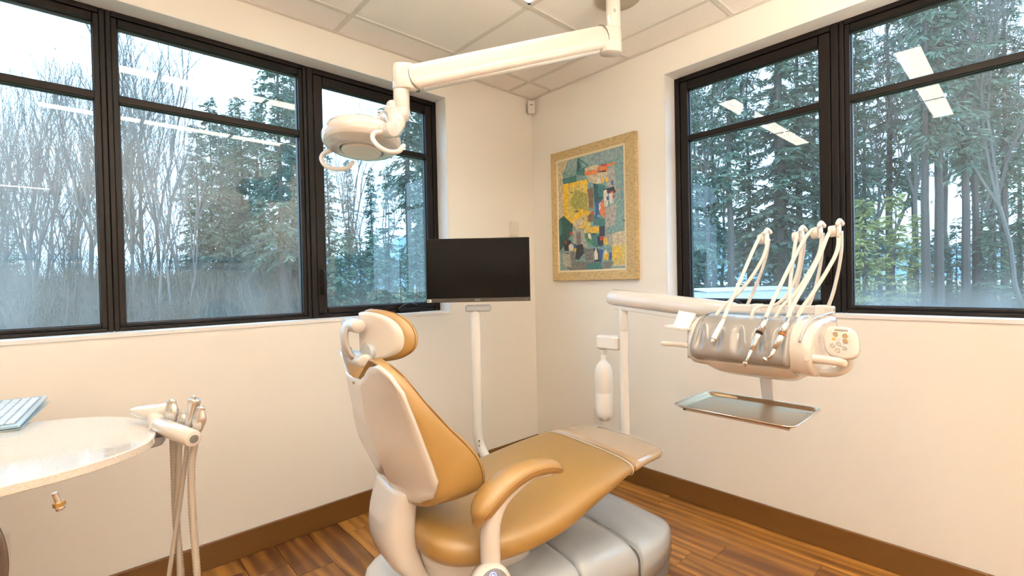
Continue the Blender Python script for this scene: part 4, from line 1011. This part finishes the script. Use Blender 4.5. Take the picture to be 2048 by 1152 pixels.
# keyboard
kb = thing('keyboard', at_z(38, 850, ZC), 'film covered pale blue keyboard tilted up on the quartz counter', 'keyboard')
KA = at_z(38, 849, ZC+.016); 
KB = at_z(95, 790, ZC+.045); kw = (KB-KA).normalized(); KWD = (KB-KA).length
kside = V((-kw.y, kw.x, 0)).normalized()
if kside.x > 0: kside = -kside
knn = kside.cross(kw).normalized()
if knn.z < 0: knn = -knn
KL = .16
def kpt(u, v, h): return KA+kside*u+kw*v+knn*h
vs_, fs_ = loftdata([[kpt(0, 0, -.010), kpt(KL, 0, -.010), kpt(KL, KWD-.002, -.010), kpt(0, KWD-.002, -.010)], [kpt(-.003, -.004, 0), kpt(KL+.003, -.004, 0), kpt(KL+.003, KWD, 0), kpt(-.003, KWD, 0)]])
fixn(new('keyboard_body', vs_, fs_, M_keyb, kb, bevel=.002))
prism('key_bed', [kpt(.010, .012, .0004), kpt(KL-.01, .012, .0004), kpt(KL-.01, KWD-.02, .0004), kpt(.010, KWD-.02, .0004)], knn*.0006, M_keyg, kb)
for r in range(6):
    v = .014
    while v < KWD-.04:
        w_ = .0185*(2 if (r == 5 or (r == 0 and v < .02)) else 1); u0 = .012+r*.0225
        pr = [kpt(u0, v, .001), kpt(u0, v+w_, .001), kpt(u0+.0195, v+w_, .001), kpt(u0+.0195, v, .001)]
        top = [kpt(u0+.0015, v+.0015, .0045), kpt(u0+.0015, v+w_-.0015, .0045), kpt(u0+.018, v+w_-.0015, .0045), kpt(u0+.018, v+.0015, .0045)]
        a, b_ = loftdata([pr, top]); fixn(new('key', a, b_, M_key, kb)); v += w_+.0025
prism('cover_flap', [kpt(-.004, -.002, -.012), kpt(-.006, KWD+.002, -.022), kpt(.06, KWD+.002, -.022), kpt(.06, -.002, -.012)], -knn*.0015, M_keyb, kb)
for u in (.03, .13):
    p = kpt(u, .12, -.010); cyl('tilt_foot', p, V((p.x, p.y, ZC+.0005)), .007, M_dgrey, kb, n=10)

# ------------------------------------------------------------------ assistant instrument holder at the counter tip
DH = 1.32
ah = thing('instrument_holder', at_d(330, 850, DH), 'white assistant instrument holder beside the counter tip', 'instrument holder')
cyl('holder_bar', at_d(318, 850, DH+.02), at_d(388, 878, DH-.06), .0225, M_shell, ah, n=32, bev=.006)
ex_ = (at_d(388, 878, DH-.06)-at_d(318, 850, DH+.02)).normalized()
lathe('bar_screw', [(.011, -.001), (.011, .0015), (.004, .0015), (.004, 0), (.001, 0)], at_d(388, 878, DH-.06), ex_, M_dgrey, ah, n=24)
# swept flat head
rings = []
c0_ = at_d(305, 826, DH+.07)
for (px, py, w_, h) in ((262, 821, .006, .006), (266, 820, .012, .012), (280, 821, .022, .020), (300, 822, .030, .028), (318, 822, .032, .030), (334, 818, .028, .027), (346, 813, .018, .019), (350, 811, .008, .010)):
    c = at_d(px, py, DH+.07); ring = []
    for j in range(24):
        a = 2*pi*j/24; q_ = sin(a); ring.append(c+FW*w_*cos(a)+UP*h*(.7*q_ if q_ > 0 else .95*q_))
    rings.append(ring)
loft('holder_cap', rings, M_shell, ah)
tube('holder_neck', cr([at_d(308, 824, DH+.07), at_d(316, 845, DH+.04), at_d(316, 862, DH+.02)], 5), crf([.024, .022, .022], 5), M_shell, ah, n=20)
lathe('pivot_disc', [(.001, -.012), (.028, -.010), (.034, 0), (.034, .016)], at_d(301, 884, DH+.01), (0, 0, 1), M_greyw, ah, n=28)
cyl('pivot_post', at_d(301, 884, DH+.01), at_d(310, 862, DH+.02), .020, M_white, ah)
# suction valves and hoses hanging to the floor
def corr(name, P, r_, par, amp=.10, pitch=.0042):
    P = cr(P, 30); L_ = sum((b_-a).length for a, b_ in zip(P, P[1:])); out = []; rs = []; acc = 0
    n = max(2, int(L_/pitch)); 
    cum = [0]
    for a, b_ in zip(P, P[1:]): cum.append(cum[-1]+(b_-a).length)
    k = 0
    for i in range(n+1):
        d = L_*i/n
        while k < len(P)-2 and cum[k+1] < d: k += 1
        out.append(P[k].lerp(P[k+1], (d-cum[k])/max(1e-9, cum[k+1]-cum[k]))); rs.append(r_*(1+(amp if i % 2 else -amp)))
    return tube(name, out, rs, M_hose, par, n=12)
def down(px, py, d, dx=0, dy=0):
    p = at_d(px, py, d); return V((p.x+dx, p.y+dy, .02))
G = 'suction and syringe tools in the assistant holder'
def tool(name, label, top, bot, w0, w1, w2, hosep, hr, flat=.55, M_=M_silver, corrug=True):
    t = thing(name, at_d(*bot), label, 'dental tool', G)
    a, b_ = at_d(*bot), at_d(*top); L_ = b_-a
    w0, w1, w2 = w0*1.25, w1*1.35, w2*1.35
    tube('valve_body', cr([a, a+L_*.15, a+L_*.5, a+L_*.85, b_], 4), crf([w0*.8, w0, w1, w2*1.05, w2], 4), M_, t, n=18, flat=flat, side=RT)
    P = [at_d(*q) for q in hosep]
    if corrug: corr('hose', [a]+P, hr, t)
    else: tube('hose', cr([a]+P, 6), hr, M_hose, t, n=12)
    return t, a, b_
t1, a, b_ = tool('suction_valve', 'larger chrome suction valve, nearest the white cap of the holder', (343, 801, DH+.028), (344, 846, DH+.028), .0115, .0145, .0095, [(346, 880, DH+.028), (348, 930, DH+.028), (352, 1040, DH+.028), (362, 1152, DH+.028), (366, 1300, DH+.028)], .0086)
tube('valve_lever', [a.lerp(b_, .62)+RT*.012, a.lerp(b_, .62)+RT*.019], .0014, M_dgrey, t1, n=6)
lathe('valve_mouth', [(.009, 0), (.0075, .002), (.006, -.004)], b_, b_-a, M_chrome, t1, n=16, cap=False)
t2, a, b_ = tool('saliva_ejector_valve', 'small chrome valve between the larger valve and the syringe', (366, 823, DH+.015), (364, 850, DH+.015), .0085, .0105, .0065, [(359, 890, DH+.015), (357, 950, DH+.015), (354, 1040, DH+.015), (360, 1152, DH+.015), (362, 1300, DH+.015)], .0075)
tube('valve_lever', [a.lerp(b_, .45)+RT*.009, a.lerp(b_, .45)+RT*.016], .0014, M_dgrey, t2, n=6)
t3, a, b_ = tool('syringe', 'tallest slender syringe with two buttons in the assistant holder', (390, 798, DH-.005), (377, 853, DH-.005), .0095, .0085, .0115, [(374, 892, DH-.005), (366, 960, DH-.005), (352, 1060, DH-.005), (338, 1152, DH-.005), (322, 1290, DH-.005)], .0058, flat=.85, corrug=False)
for s_ in (-1, 1): lathe('button', [(.0042, 0), (.0042, .003), (.001, .004)], b_+RT*.0052*s_-FW*.006-UP*.004, (-FW+UP*.5), M_brass, t3, n=12)
cyl('nozzle_socket', b_-RT*.003, b_-RT*.004+(b_-a).normalized()*.010, .005, M_silver, t3, n=12, bev=.002)
t4, a, b_ = tool('suction_valve', 'chrome suction valve in front of the slender syringe, rightmost', (402, 814, DH-.022), (396, 860, DH-.022), .0115, .0140, .0085, [(389, 890, DH-.022), (383, 935, DH-.022), (385, 1030, DH-.022), (394, 1152, DH-.022), (396, 1300, DH-.022)], .0088)
lathe('valve_mouth', [(.0085, 0), (.007, .002), (.006, -.004)], b_, b_-a, M_chrome, t4, n=16, cap=False)

# ------------------------------------------------------------------ stool edge at lower left
so = at_d(-40, 1100, 1.02)
stl = thing('stool', (so.x, so.y, 0), 'dark taupe stool backrest just inside the lower left picture corner', 'stool')
rings = []
bn = V((-.25, .97, 0)).normalized()
ctr = at_d(-37, 1120, 1.02)
for off, sc in ((-.028, .80), (-.022, .93), (-.008, 1.0), (.008, 1.0), (.022, .93), (.028, .80)):
    rings.append([ctr+bn*off+RT*(.058*sc*cos(2*pi*j/40))+V((0, 0, .105*sc*sin(2*pi*j/40))) for j in range(40)])
loft('stool_backrest', rings, M_stoolpad, stl, sub=1)
tube('backrest_arm', cr([ctr-V((0, 0, .05)), ctr-V((.0, 0, .14)), V((ctr.x-.04, ctr.y, .44))], 5), .012, M_dgrey, stl, n=10)
sc_ = V((ctr.x-.22, ctr.y-.02, 0))
lathe('stool_seat', [(.001, .44), (.16, .44), (.185, .455), (.19, .48), (.18, .505), (.14, .515), (.001, .517)], sc_, (0, 0, 1), M_stoolpad, stl, n=40)
cyl('stool_column', sc_+V((0, 0, .06)), sc_+V((0, 0, .44)), .025, M_chrome, stl)
tube('backrest_arm', cr([V((ctr.x-.04, ctr.y, .44)), V((ctr.x-.12, ctr.y, .43)), sc_+V((0, 0, .435))], 5), .012, M_dgrey, stl, n=10)
for k in range(5):
    a = 2*pi*k/5+.3; tube('stool_leg', [sc_+V((0, 0, .09)), sc_+V((.24*cos(a), .24*sin(a), .055))], [.022, .014], M_dgrey, stl, n=10)
    cyl('caster', sc_+V((.24*cos(a)-.01*sin(a), .24*sin(a)+.01*cos(a), .027)), sc_+V((.24*cos(a)+.01*sin(a), .24*sin(a)-.01*cos(a), .027)), .026, M_dgrey, stl, n=16)

# far hanging bar light; its upward lens and the other bars are added fill
M_pend = mat('pendant_glow', (.9, .9, .9), .5, emis=(1, .85, .66), estr=9)
M_upl = mat('fill_uplight_glow', (.9, .9, .9), .5, emis=LAMP_COLOR[:3], estr=FILL_UPLIGHT)
def pendant(x0, x1, y, z, label, down=True):
    t = thing('pendant_or_fill_light', ((x0+x1)/2, y, z), label, 'pendant light')
    w = .09
    if down: box('pendant_diffuser', (x0+.01, y-.05, z-.035), (x1-.01, y+.05, z), M_pend, t)
    boxes('pendant_housing', [((x0, y-w, z), (x1, y+w, z+.02)), ((x0, y-w, z), (x1, y-w+.008, z+.06)), ((x0, y+w-.008, z), (x1, y+w, z+.06)), ((x0, y-w, z), (x0+.008, y+w, z+.06)), ((x1-.008, y-w, z), (x1, y+w, z+.06))], M_white, t)
    box('fill_uplight_lens', (x0+.01, y-w+.01, z+.0205), (x1-.01, y+w-.01, z+.026), M_upl, t)
    for x in (x0+.12, x1-.12): tube('pendant_cord', [(x, y, z+.04), (x, y, H)], .003, M_white, t, n=6)
pendant(-1.55, -1.03, -6.3, 1.60, 'short hanging bar light far back in the room, mirrored in the second window pane')
pendant(-2.9, -1.1, -3.1, 1.5, 'added unseen fill uplight just behind the camera', False)
pendant(-5.2, -3.4, -3.5, 1.5, 'added unseen fill uplight left of the camera', False)
pendant(-2.6, -.5, -5.1, 1.5, 'added unseen fill uplight in the second row behind the camera', False)
pendant(-5.0, -3.1, -5.6, 1.5, 'added unseen fill uplight in the far quarter of the room', False)
# ------------------------------------------------------------------ outdoors
GZ = -2.0
def veg(name, c, var=.35, vs=3.0, rough=.9):
    m = mat(name, c, rough, spec=.1); nt = m.node_tree; b = nt.nodes['Principled BSDF']
    oi = nt.nodes.new('ShaderNodeObjectInfo'); tc = nt.nodes.new('ShaderNodeTexCoord'); n = nt.nodes.new('ShaderNodeTexNoise'); n.inputs['Scale'].default_value = vs
    nt.links.new(tc.outputs['Object'], n.inputs[0])
    ad_ = nt.nodes.new('ShaderNodeMath'); ad_.operation = 'MULTIPLY_ADD'; nt.links.new(oi.outputs['Random'], ad_.inputs[0]); ad_.inputs[1].default_value = .35; nt.links.new(n.outputs['Fac'], ad_.inputs[2])
    r = nt.nodes.new('ShaderNodeMixRGB'); r.inputs[1].default_value = (*[x*(1-var) for x in c], 1); r.inputs[2].default_value = (*[x*(1+var) for x in c], 1)
    nt.links.new(ad_.outputs[0], r.inputs[0]); nt.links.new(r.outputs[0], b.inputs['Base Color']); return m
M_needle = veg('fir_needles', (.12, .175, .13))
M_needle2 = veg('yellow_green_needles', (.30, .31, .12))
M_bark = veg('fir_bark', (.10, .088, .08), .3, 6)
M_bark2 = veg('pale_bark', (.17, .16, .15), .3, 6)
M_brush = veg('dry_brush', (.15, .14, .115), .4, 1)
M_ground = veg('meadow_grass', (.18, .17, .09), .35, .4)
M_hill = veg('haze_tinted_forest', (.16, .25, .31), .2, .03)  # blue of aerial haze painted into the base colour
M_shedw = mat('white_corrugated_metal', (.72, .76, .80), .4); M_shedr = mat('pale_roof_metal', (.85, .9, .95), .4)
struct(box('ground', (-160, T+.02, GZ-.5), (190, 330, GZ), M_ground)); 
struct(box('ground_right', (T+.02, -160, GZ-.5), (190, T+.02, GZ), M_ground))
R = random.Random(11)
def tri_tube(vs, fs, a, b, r0, r1, n=4):
    d = (b-a); 
    if d.length < 1e-6: return
    d.normalize(); u = V((0, 0, 1)) if abs(d.z) < .9 else V((1, 0, 0)); u = (u-d*u.dot(d)).normalized(); w = d.cross(u); k = len(vs)
    for c, r_ in ((a, r0), (b, r1)):
        for j in range(n): q = 2*pi*j/n; vs.append(c+(u*cos(q)+w*sin(q))*r_)
    for j in range(n): fs.append((k+j, k+(j+1) % n, k+n+(j+1) % n, k+n+j))
def rough_mesh(name, vs, fs, m_):
    me = bpy.data.meshes.new(name); me.from_pydata([tuple(v) for v in vs], [], fs); me.materials.append(m_); me.update(); return me
def conifer_mesh(h, base, rad, droop, seed, nspray=22, leafm=None, dense=1.0, tr=.0105):
    R = random.Random(seed); tv, tf, lv, lf = [], [], [], []
    nseg = 8; pts = [V((R.uniform(-.1, .1)*i/nseg*1.5, R.uniform(-.1, .1)*i/nseg*1.5, h*i/nseg)) for i in range(nseg+1)]
    r0 = h*tr
    for i in range(nseg): tri_tube(tv, tf, pts[i], pts[i+1], r0*(1-i/nseg*.93), r0*(1-(i+1)/nseg*.93), 7)
    z = base
    while z < h*.985:
        f = (z-base)/(h-base); L_ = rad*((1-f)**.75*(.75+.25*sin(f*9+seed))+.06)*R.uniform(.75, 1.15)
        if f < .12: L_ *= .65+f*3
        for k in range(int(R.choice((3, 4, 5))*dense)+0):
            a = R.uniform(0, 2*pi); l = L_*R.uniform(.55, 1.12); up = R.uniform(-.05, .35)*(f*.8+.1)-droop*(1-f)*.5
            d = V((cos(a), sin(a), up)).normalized()
            p = V((0, 0, z+R.uniform(-.2, .2))); p0 = p.copy(); segs = 4; rr = .028*l/2+.012
            for s_ in range(segs):
                q = p+d*(l/segs); q.z -= droop*.10*l*(s_/segs)**1.3 - (.05*l if s_ == segs-1 else 0)
                tri_tube(tv, tf, p, q, rr*(1-s_/segs*.8), rr*(1-(s_+1)/segs*.8), 3)
                ns = max(2, int(nspray*l/segs/1.4))
                for e in range(ns):
                    c = p.lerp(q, R.random()); side = d.cross(V((0, 0, 1))).normalized()*R.choice((-1, 1))
                    dirn = (side*R.uniform(.3, 1)+d*R.uniform(.2, .9)+V((0, 0, R.uniform(-.75, .12)))).normalized()
                    ll = R.uniform(.28, .66)*(1.15-s_/segs*.35); wd = ll*R.uniform(.07, .15)
                    nrm = dirn.cross(V((R.uniform(-1, 1), R.uniform(-1, 1), R.uniform(.2, 1)))).normalized()
                    k0 = len(lv); lv.extend([c, c+dirn*ll*.45+nrm*wd, c+dirn*ll, c+dirn*ll*.5-nrm*wd]); lf.append((k0, k0+1, k0+2, k0+3))
                p = q
        z += R.uniform(.22, .42)*(1 if dense >= 1 else 1.3)
    return rough_mesh('trunk', tv, tf, M_bark), rough_mesh('foliage', lv, lf, leafm or M_needle)
def bare_mesh(h, seed, spread=.5, first=.35, lean=0, depth=6):
    R = random.Random(seed); tv, tf = [], []
    def grow(p, d, l, r_, n):
        segs = 3 if n < 4 else 2
        for s_ in range(segs):
            d2 = (d+V((R.uniform(-.13, .13), R.uniform(-.13, .13), R.uniform(-.02, .12)))).normalized(); q = p+d2*(l/segs)
            tri_tube(tv, tf, p, q, r_*(1-s_/segs*.28), r_*(1-(s_+1)/segs*.28), 6 if n == 0 else (4 if n < 3 else 3)); 
            if n >= 1 and n < depth and R.random() < .75:
                a = R.uniform(0, 2*pi); side = d2.cross(V((cos(a), sin(a), .3))).normalized(); grow(q, (d2*.8+side*spread*R.uniform(.8, 1.4)).normalized(), l*R.uniform(.4, .65), r_*.42, n+2)
            p, d = q, d2
        if n < depth:
            for k in range(2 if n else 3):
                a = R.uniform(0, 2*pi); side = d.cross(V((cos(a), sin(a), .2))).normalized()
                grow(p, (d+side*spread*R.uniform(.5, 1.15)+V((0, 0, .18))).normalized(), l*R.uniform(.6, .82), r_*.66, n+1)
    grow(V((0, 0, 0)), V((lean, 0, 1)).normalized(), h*first, h*.0085, 0)
    return rough_mesh('trunk', tv, tf, M_bark2)
def brush_mesh(w, d, hgt, n, seed, m_):
    R = random.Random(seed); vs, fs = [], []
    for i in range(n):
        x, y = R.uniform(-w/2, w/2), R.uniform(-d/2, d/2); hh = hgt*(.25+.75*R.random()**1.6)*(.7+.3*sin(x*1.1+seed)*sin(x*.37+1)); p = V((x, y, 0)); dd = V((R.uniform(-.25, .25), R.uniform(-.25, .25), 1)).normalized()
        q = p+dd*hh*.5; r2 = q+(dd+V((R.uniform(-.3, .3), R.uniform(-.3, .3), 0))).normalized()*hh*.5; u = V((R.uniform(-1, 1), R.uniform(-1, 1), 0)).normalized()*.014
        k = len(vs); vs.extend([p-u*1.3, p+u*1.3, q-u, q+u, r2]); fs.extend([(k, k+1, k+3, k+2), (k+2, k+3, k+4)])
        for b_ in range(3):
            c = p.lerp(q, R.random()) if R.random() < .4 else q.lerp(r2, R.random()); e = c+V((R.uniform(-.5, .5), R.uniform(-.5, .5), R.uniform(.15, .7)))*hh*.28
            k = len(vs); vs.extend([c-u*.7, c+u*.7, e]); fs.append((k, k+1, k+2))
    return rough_mesh('underbrush', vs, fs, m_)
CON = [conifer_mesh(19, 3.2, 3.0, .55, 1), conifer_mesh(22, 5.0, 3.5, .75, 2), conifer_mesh(17, 1.2, 2.8, .45, 3), conifer_mesh(24, 8.0, 3.2, .9, 4, nspray=17)]
YNG = [conifer_mesh(7.5, .3, 2.0, .25, 7, nspray=26), conifer_mesh(9, .4, 2.3, .3, 8, nspray=22, leafm=M_needle2)]
HEAVY = conifer_mesh(30, 3.0, 5.2, .8, 5, nspray=26, tr=.017)
BARE = [bare_mesh(19, 21, .42, .34), bare_mesh(18, 22, .5, .28, .06), bare_mesh(17, 23, .38, .4, -.05), bare_mesh(20, 24, .34, .42)]
PANES = [(212, 'leftmost window pane'), (618, 'second window pane'), (900, 'casement pane left of the monitor'), (1660, 'fourth pane, behind the instrument hoses'), (9999, 'rightmost window pane')]
def pane(px, label, group):
    if not group or '{}' not in label: return label, group
    n = next(b for a, b in PANES if px < a); return label.format(n), group+' ('+n+')'
def put(meshes, px, dist, name, label, cat, group=None, sc=1.0, rot=None, base=True, wsc=1.0):
    d = ray(px, 563); d.z = 0; d.normalize(); f = d.dot(V((FW.x, FW.y, 0)).normalized()); p = V((CAM.x, CAM.y, 0))+d*(dist/f)
    rot = R.uniform(0, 6.28) if rot is None else rot
    if isinstance(meshes, tuple):
        e = bpy.data.objects.new(name, None); col.objects.link(e); e.location = (p.x, p.y, GZ); e.rotation_euler = (0, 0, rot); e.scale = (sc*wsc, sc*wsc, sc)
        label, group = pane(px, label, group); tag(e, label, cat, group)
        for nm, me in zip(('trunk', 'foliage'), meshes):
            o = bpy.data.objects.new(nm, me); col.objects.link(o); o.parent = e
        return e
    o = bpy.data.objects.new(name, meshes); col.objects.link(o); o.location = (p.x, p.y, GZ); o.rotation_euler = (0, 0, rot); o.scale = (sc*wsc, sc*wsc, sc)
    label, group = pane(px, label, group); return tag(o, label, cat, group)
GB = 'bare winter trees beyond the left windows'; GC = 'conifers beyond the left windows'; GR = 'conifers beyond the right windows'; GS = 'slim trunks beyond the right windows'
LB = 'bare leafless tree in the {}'; LCn = 'tall dark conifer in the {}'; LR = LCn
# named trees
put(BARE[1], 150, 30, 'bare_tree', 'large bare tree with fanning limbs in the leftmost pane', 'tree', None, 1.08, 2.1)
put(BARE[2], 188, 33, 'bare_tree', 'bare tree close against the first dark mullion', 'tree', None, 1.0)
put(BARE[0], 296, 34, 'bare_tree', 'forked bare tree left in the second pane', 'tree', None, .92, .4)
put(BARE[3], 332, 36, 'bare_tree', 'slender bare tree right of the forked one in the second pane', 'tree', None, .92)
put(CON[0], 428, 38, 'conifer', 'round topped conifer in the middle of the second pane', 'tree', None, .98)
put(CON[2], 462, 42, 'conifer', 'conifer just right of the round topped one, second pane', 'tree', None, 1.10)
put(CON[1], 566, 30, 'conifer', 'tallest conifer rising beside the second mullion', 'tree', None, 1.0)
put(CON[3], 820, 32, 'conifer', 'tall conifer with clear trunk at the right of the casement pane', 'tree', None, 1.05, 1.0)
put(YNG[0], 682, 24, 'young_pine', 'bushy young green pine low in the casement pane', 'tree', None, .78)
put(YNG[0], 752, 30, 'young_pine', 'second young pine, low in the middle of the casement pane', 'tree', None, .85)
put(YNG[0], 800, 27, 'young_pine', 'third young pine behind the monitor edge', 'tree', None, .72)
for x, d, k, s_ in ((-60, 34, 1, 1), (15, 38, 0, .9), (50, 44, 3, .95), (90, 36, 2, .85), (115, 50, 0, 1), (225, 46, 1, 1), (262, 40, 3, .8), (20, 60, 2, 1.1), (170, 58, 3, 1.0), (690, 46, 3, .75), (720, 52, 0, .8), (765, 50, 2, .85), (645, 40, 2, .7), (-20, 52, 3, 1), (75, 30, 3, .6), (130, 42, 1, .7), (280, 48, 1, .75)):
    put(BARE[k], x, d, 'bare_tree', LB, 'tree', GB, s_)
for x, d, k, s_ in ((400, 37, 2, .95), (445, 35, 0, .85), (490, 37, 1, .82), (522, 36, 0, .9), (590, 34, 1, .95), (478, 44, 3, .9), (505, 46, 2, 1.05), (385, 56, 0, 1.0), (530, 42, 3, .9), (590, 44, 0, 1.15), (620, 38, 2, 1.0), (660, 42, 1, .72), (700, 55, 3, .75), (745, 48, 0, .80), (780, 44, 2, .8), (850, 40, 0, 1.05), (880, 36, 1, 1.0), (480, 60, 3, 1.0), (610, 60, 2, 1.1), (30, 48, 2, .62), (640, 52, 0, .8), (0, 46, 0, .8), (840, 58, 3, 1.0), (560, 56, 2, 1.1), (410, 48, 3, .82), (450, 52, 1, .85)):
    put(CON[k], x, d, 'conifer', LCn, 'tree', GC, s_)
for x, d, k, s_ in ((720, 36, 0, .9), (780, 38, 0, .9), (660, 34, 0, .8), (835, 30, 0, .9), (850, 36, 0, 1.0), (700, 40, 0, 1.0), (740, 42, 0, 1.05), (600, 42, 0, .7), (560, 38, 0, .6)):
    put(YNG[k], x, d, 'young_pine', 'young green pine in the {}', 'tree', 'young pines beyond the left windows', s_)
RS = random.Random(77)
SAP = [bare_mesh(9, 41, .3, .45, 0, 5), bare_mesh(8, 42, .35, .4, .05, 5), bare_mesh(10, 43, .28, .5, -.04, 5)]
for k in range(30):
    put(SAP[k % 3], -60+k*15.6+RS.uniform(-8, 8), RS.uniform(25, 38), 'sapling', 'thin bare sapling rising from the brush, {}', 'tree', 'saplings beyond the left windows', RS.uniform(.7, 1.25))
# right-hand wood
put(HEAVY, 1562, 35, 'old_conifer', 'huge old conifer with thick trunk in the fourth pane', 'tree', None, 1.0, wsc=1.12)
put(CON[3], 1462, 34, 'conifer', 'conifer left of the huge old one in the fourth pane', 'tree', None, 1.1)
put(CON[3], 1852, 27, 'conifer', 'nearest of the clustered tall trunks in the rightmost pane', 'tree', None, 1.25, wsc=.8)
put(CON[3], 1878, 27.5, 'conifer', 'second of the clustered tall trunks in the rightmost pane', 'tree', None, 1.3, wsc=.8)
put(CON[3], 1932, 31, 'conifer', 'third tall trunk, right of the cluster in the rightmost pane', 'tree', None, 1.25, wsc=.85)
put(CON[3], 1952, 33, 'conifer', 'fourth tall trunk beside the third in the rightmost pane', 'tree', None, 1.2, wsc=.85)
lt = put(BARE[3], 2052, 30, 'bare_tree', 'leaning bare tree at the right picture edge', 'tree', None, .9)
lt.rotation_euler = (0, -.28, -.6)
for x, d, k, s_ in ((1370, 34, 0, 1.15), (1395, 40, 2, 1.25), (1430, 44, 1, 1.15), (1500, 38, 0, 1.2), (1600, 36, 3, 1.2), (1630, 42, 1, 1.2), (1670, 38, 2, 1.25), (1715, 33, 0, 1.15), (1780, 37, 3, 1.2), (1830, 42, 3, 1.2), (1985, 42, 3, 1.2), (2010, 36, 3, 1.2), (2040, 44, 1, 1.1), (1340, 44, 1, 1.1), (1300, 40, 0, 1.1), (1965, 52, 2, 1.1), (1730, 50, 3, 1.15)):
    put(CON[k], x, d, 'conifer', LR, 'tree', GR, s_, wsc=1.0)
for x, d, k, s_ in ((1410, 36, 0, 1.1), (1445, 48, 3, 1.1), (1820, 34, 3, 1.05), (1760, 36, 0, 1.1), (1895, 36, 3, 1.15), (1975, 34, 0, 1.0), (2020, 40, 3, 1.1), (1650, 46, 3, 1.1), (1790, 44, 2, 1.0)):
    put(BARE[k], x, d, 'bare_tree', 'slim bare tree among the conifers, {}', 'tree', GS, s_)
for x, d, k, s_ in ((1730, 27, 1, .85), (1790, 29, 1, .92), (1835, 31, 1, .8), (1690, 30, 1, .9)):
    put(YNG[k], x, d, 'young_pine', 'yellow green young pine low in the rightmost pane', 'tree', 'yellow green pines beyond the right windows', s_)
for x, d, k, s_ in ((1390, 46, 0, 1.25), (1425, 48, 0, 1.3), (1470, 47, 0, 1.2), (1520, 46, 0, 1.3), (1575, 47, 0, 1.25), (1620, 48, 0, 1.2), (1915, 33, 0, .9), (1990, 32, 0, 1.0), (2040, 33, 0, .9), (1880, 36, 0, .9), (1750, 36, 0, 1.0), (1650, 44, 0, 1.2), (1860, 32, 0, .7)):
    put(YNG[k], x, d, 'young_pine', 'dark green young conifer, {}', 'tree', 'young conifers beyond the right windows', s_)
# underbrush
BM = [brush_mesh(12, 5, 3.6, 9000, 31, M_brush), brush_mesh(12, 5, 3.0, 9000, 32, M_brush)]
for i, (x, d, s_) in enumerate(((-80, 24, .95), (40, 25, 1.0), (160, 26, 1.1), (285, 26, .95), (400, 27, 1.0), (520, 27, .95), (650, 27, .62), (770, 28, .55), (880, 28, .5), (0, 31, 1.6), (150, 32, 1.9), (300, 33, 1.75), (450, 34, 1.7), (600, 34, 1.3), (70, 38, 2.1), (250, 39, 2.1), (400, 40, 2.1), (1700, 24, .62), (1800, 24, .6), (1900, 24, .62), (2000, 24, .6), (2090, 24, .6), (1830, 29, .8), (1960, 29, .8))):
    o = put(BM[i % 2], x, d, 'underbrush', ('dry grey underbrush at the wood edge beyond the left windows' if x < 1000 else 'dry grey underbrush at the wood edge beyond the rightmost pane'), 'underbrush', 'underbrush strips left' if x < 1000 else 'underbrush strips right', s_, rot=-radians(42.5-(x-1024)/950*40)+R.uniform(-.1, .1)); o['kind'] = 'stuff'
# hills
def hill(name, cx, cy, L_, W_, hh, rot, seed):
    vs, fs = [], []; nx, ny = 60, 10; c, s_ = cos(rot), sin(rot)
    for i in range(nx+1):
        for j in range(ny+1):
            x = (i/nx-.5)*L_; y = (j/ny-.5)*W_; z = hh*(cos(pi*(j/ny-.5)))*(.72+.28*sin(i*.13+seed)+.05*mnoise.noise(V((i*.5, j*.3, seed))))*(1-abs(i/nx*2-1)**4)
            vs.append((cx+x*c-y*s_, cy+x*s_+y*c, GZ-3+z))
    for i in range(nx):
        for j in range(ny): a = i*(ny+1)+j; fs.append((a, a+ny+1, a+ny+2, a+1))
    return struct(new(name, vs, fs, M_hill, smooth=True))
hill('hill', 257, 586, 330, 120, 92, -.41, 1.0)
hill('hill', 640, 150, 800, 160, 74, 1.3, 2.0)
# white shed
sd = thing('storage_shed', at_d(1490, 600, 29), 'white corrugated storage shed low behind the fourth window', 'shed')
p0 = at_d(1415, 585, 28); p1 = at_d(1552, 581, 30); p0.z = p1.z = 0
ux = (p1-p0).normalized(); uy = V((-ux.y, ux.x, 0)); 
if uy.dot(FW) < 0: uy = -uy
L_ = (p1-p0).length*1.32; zt_ = at_d(1415, 584, 28).z
def sp(a, b_, z): return p0+ux*a+uy*b_+V((0, 0, z))
vs, fs = [], []; n = int(L_/.22)
for i in range(n*2+1):
    a = L_*i/(n*2); off = -.03 if i % 2 else .03
    vs += [sp(a, off, GZ), sp(a, off, zt_)]
fs = [(2*i, 2*i+2, 2*i+3, 2*i+1) for i in range(n*2)]
new('corrugated_wall', vs, fs, M_shedw, sd)
prism('shed_body', [sp(0, .04, GZ), sp(L_, .04, GZ), sp(L_, 3, GZ), sp(0, 3, GZ)], (0, 0, zt_-GZ), M_shedw, sd)
prism('shed_roof', [sp(-.15, -.15, zt_), sp(L_+.15, -.15, zt_), sp(L_+.15, 1.5, zt_+.14), sp(-.15, 1.5, zt_+.14)], (0, 0, .06), M_shedr, sd)
prism('shed_roof', [sp(-.15, 3.15, zt_), sp(L_+.15, 3.15, zt_), sp(L_+.15, 1.5, zt_+.14), sp(-.15, 1.5, zt_+.14)], (0, 0, .06), M_shedr, sd)
for a in (0, L_*.28, L_*.5): boxes('shed_post', [((sp(a, -.05, 0).x-.05, sp(a, -.05, 0).y-.05, GZ), (sp(a, -.05, 0).x+.05, sp(a, -.05, 0).y+.05, zt_))], M_shedw, sd)
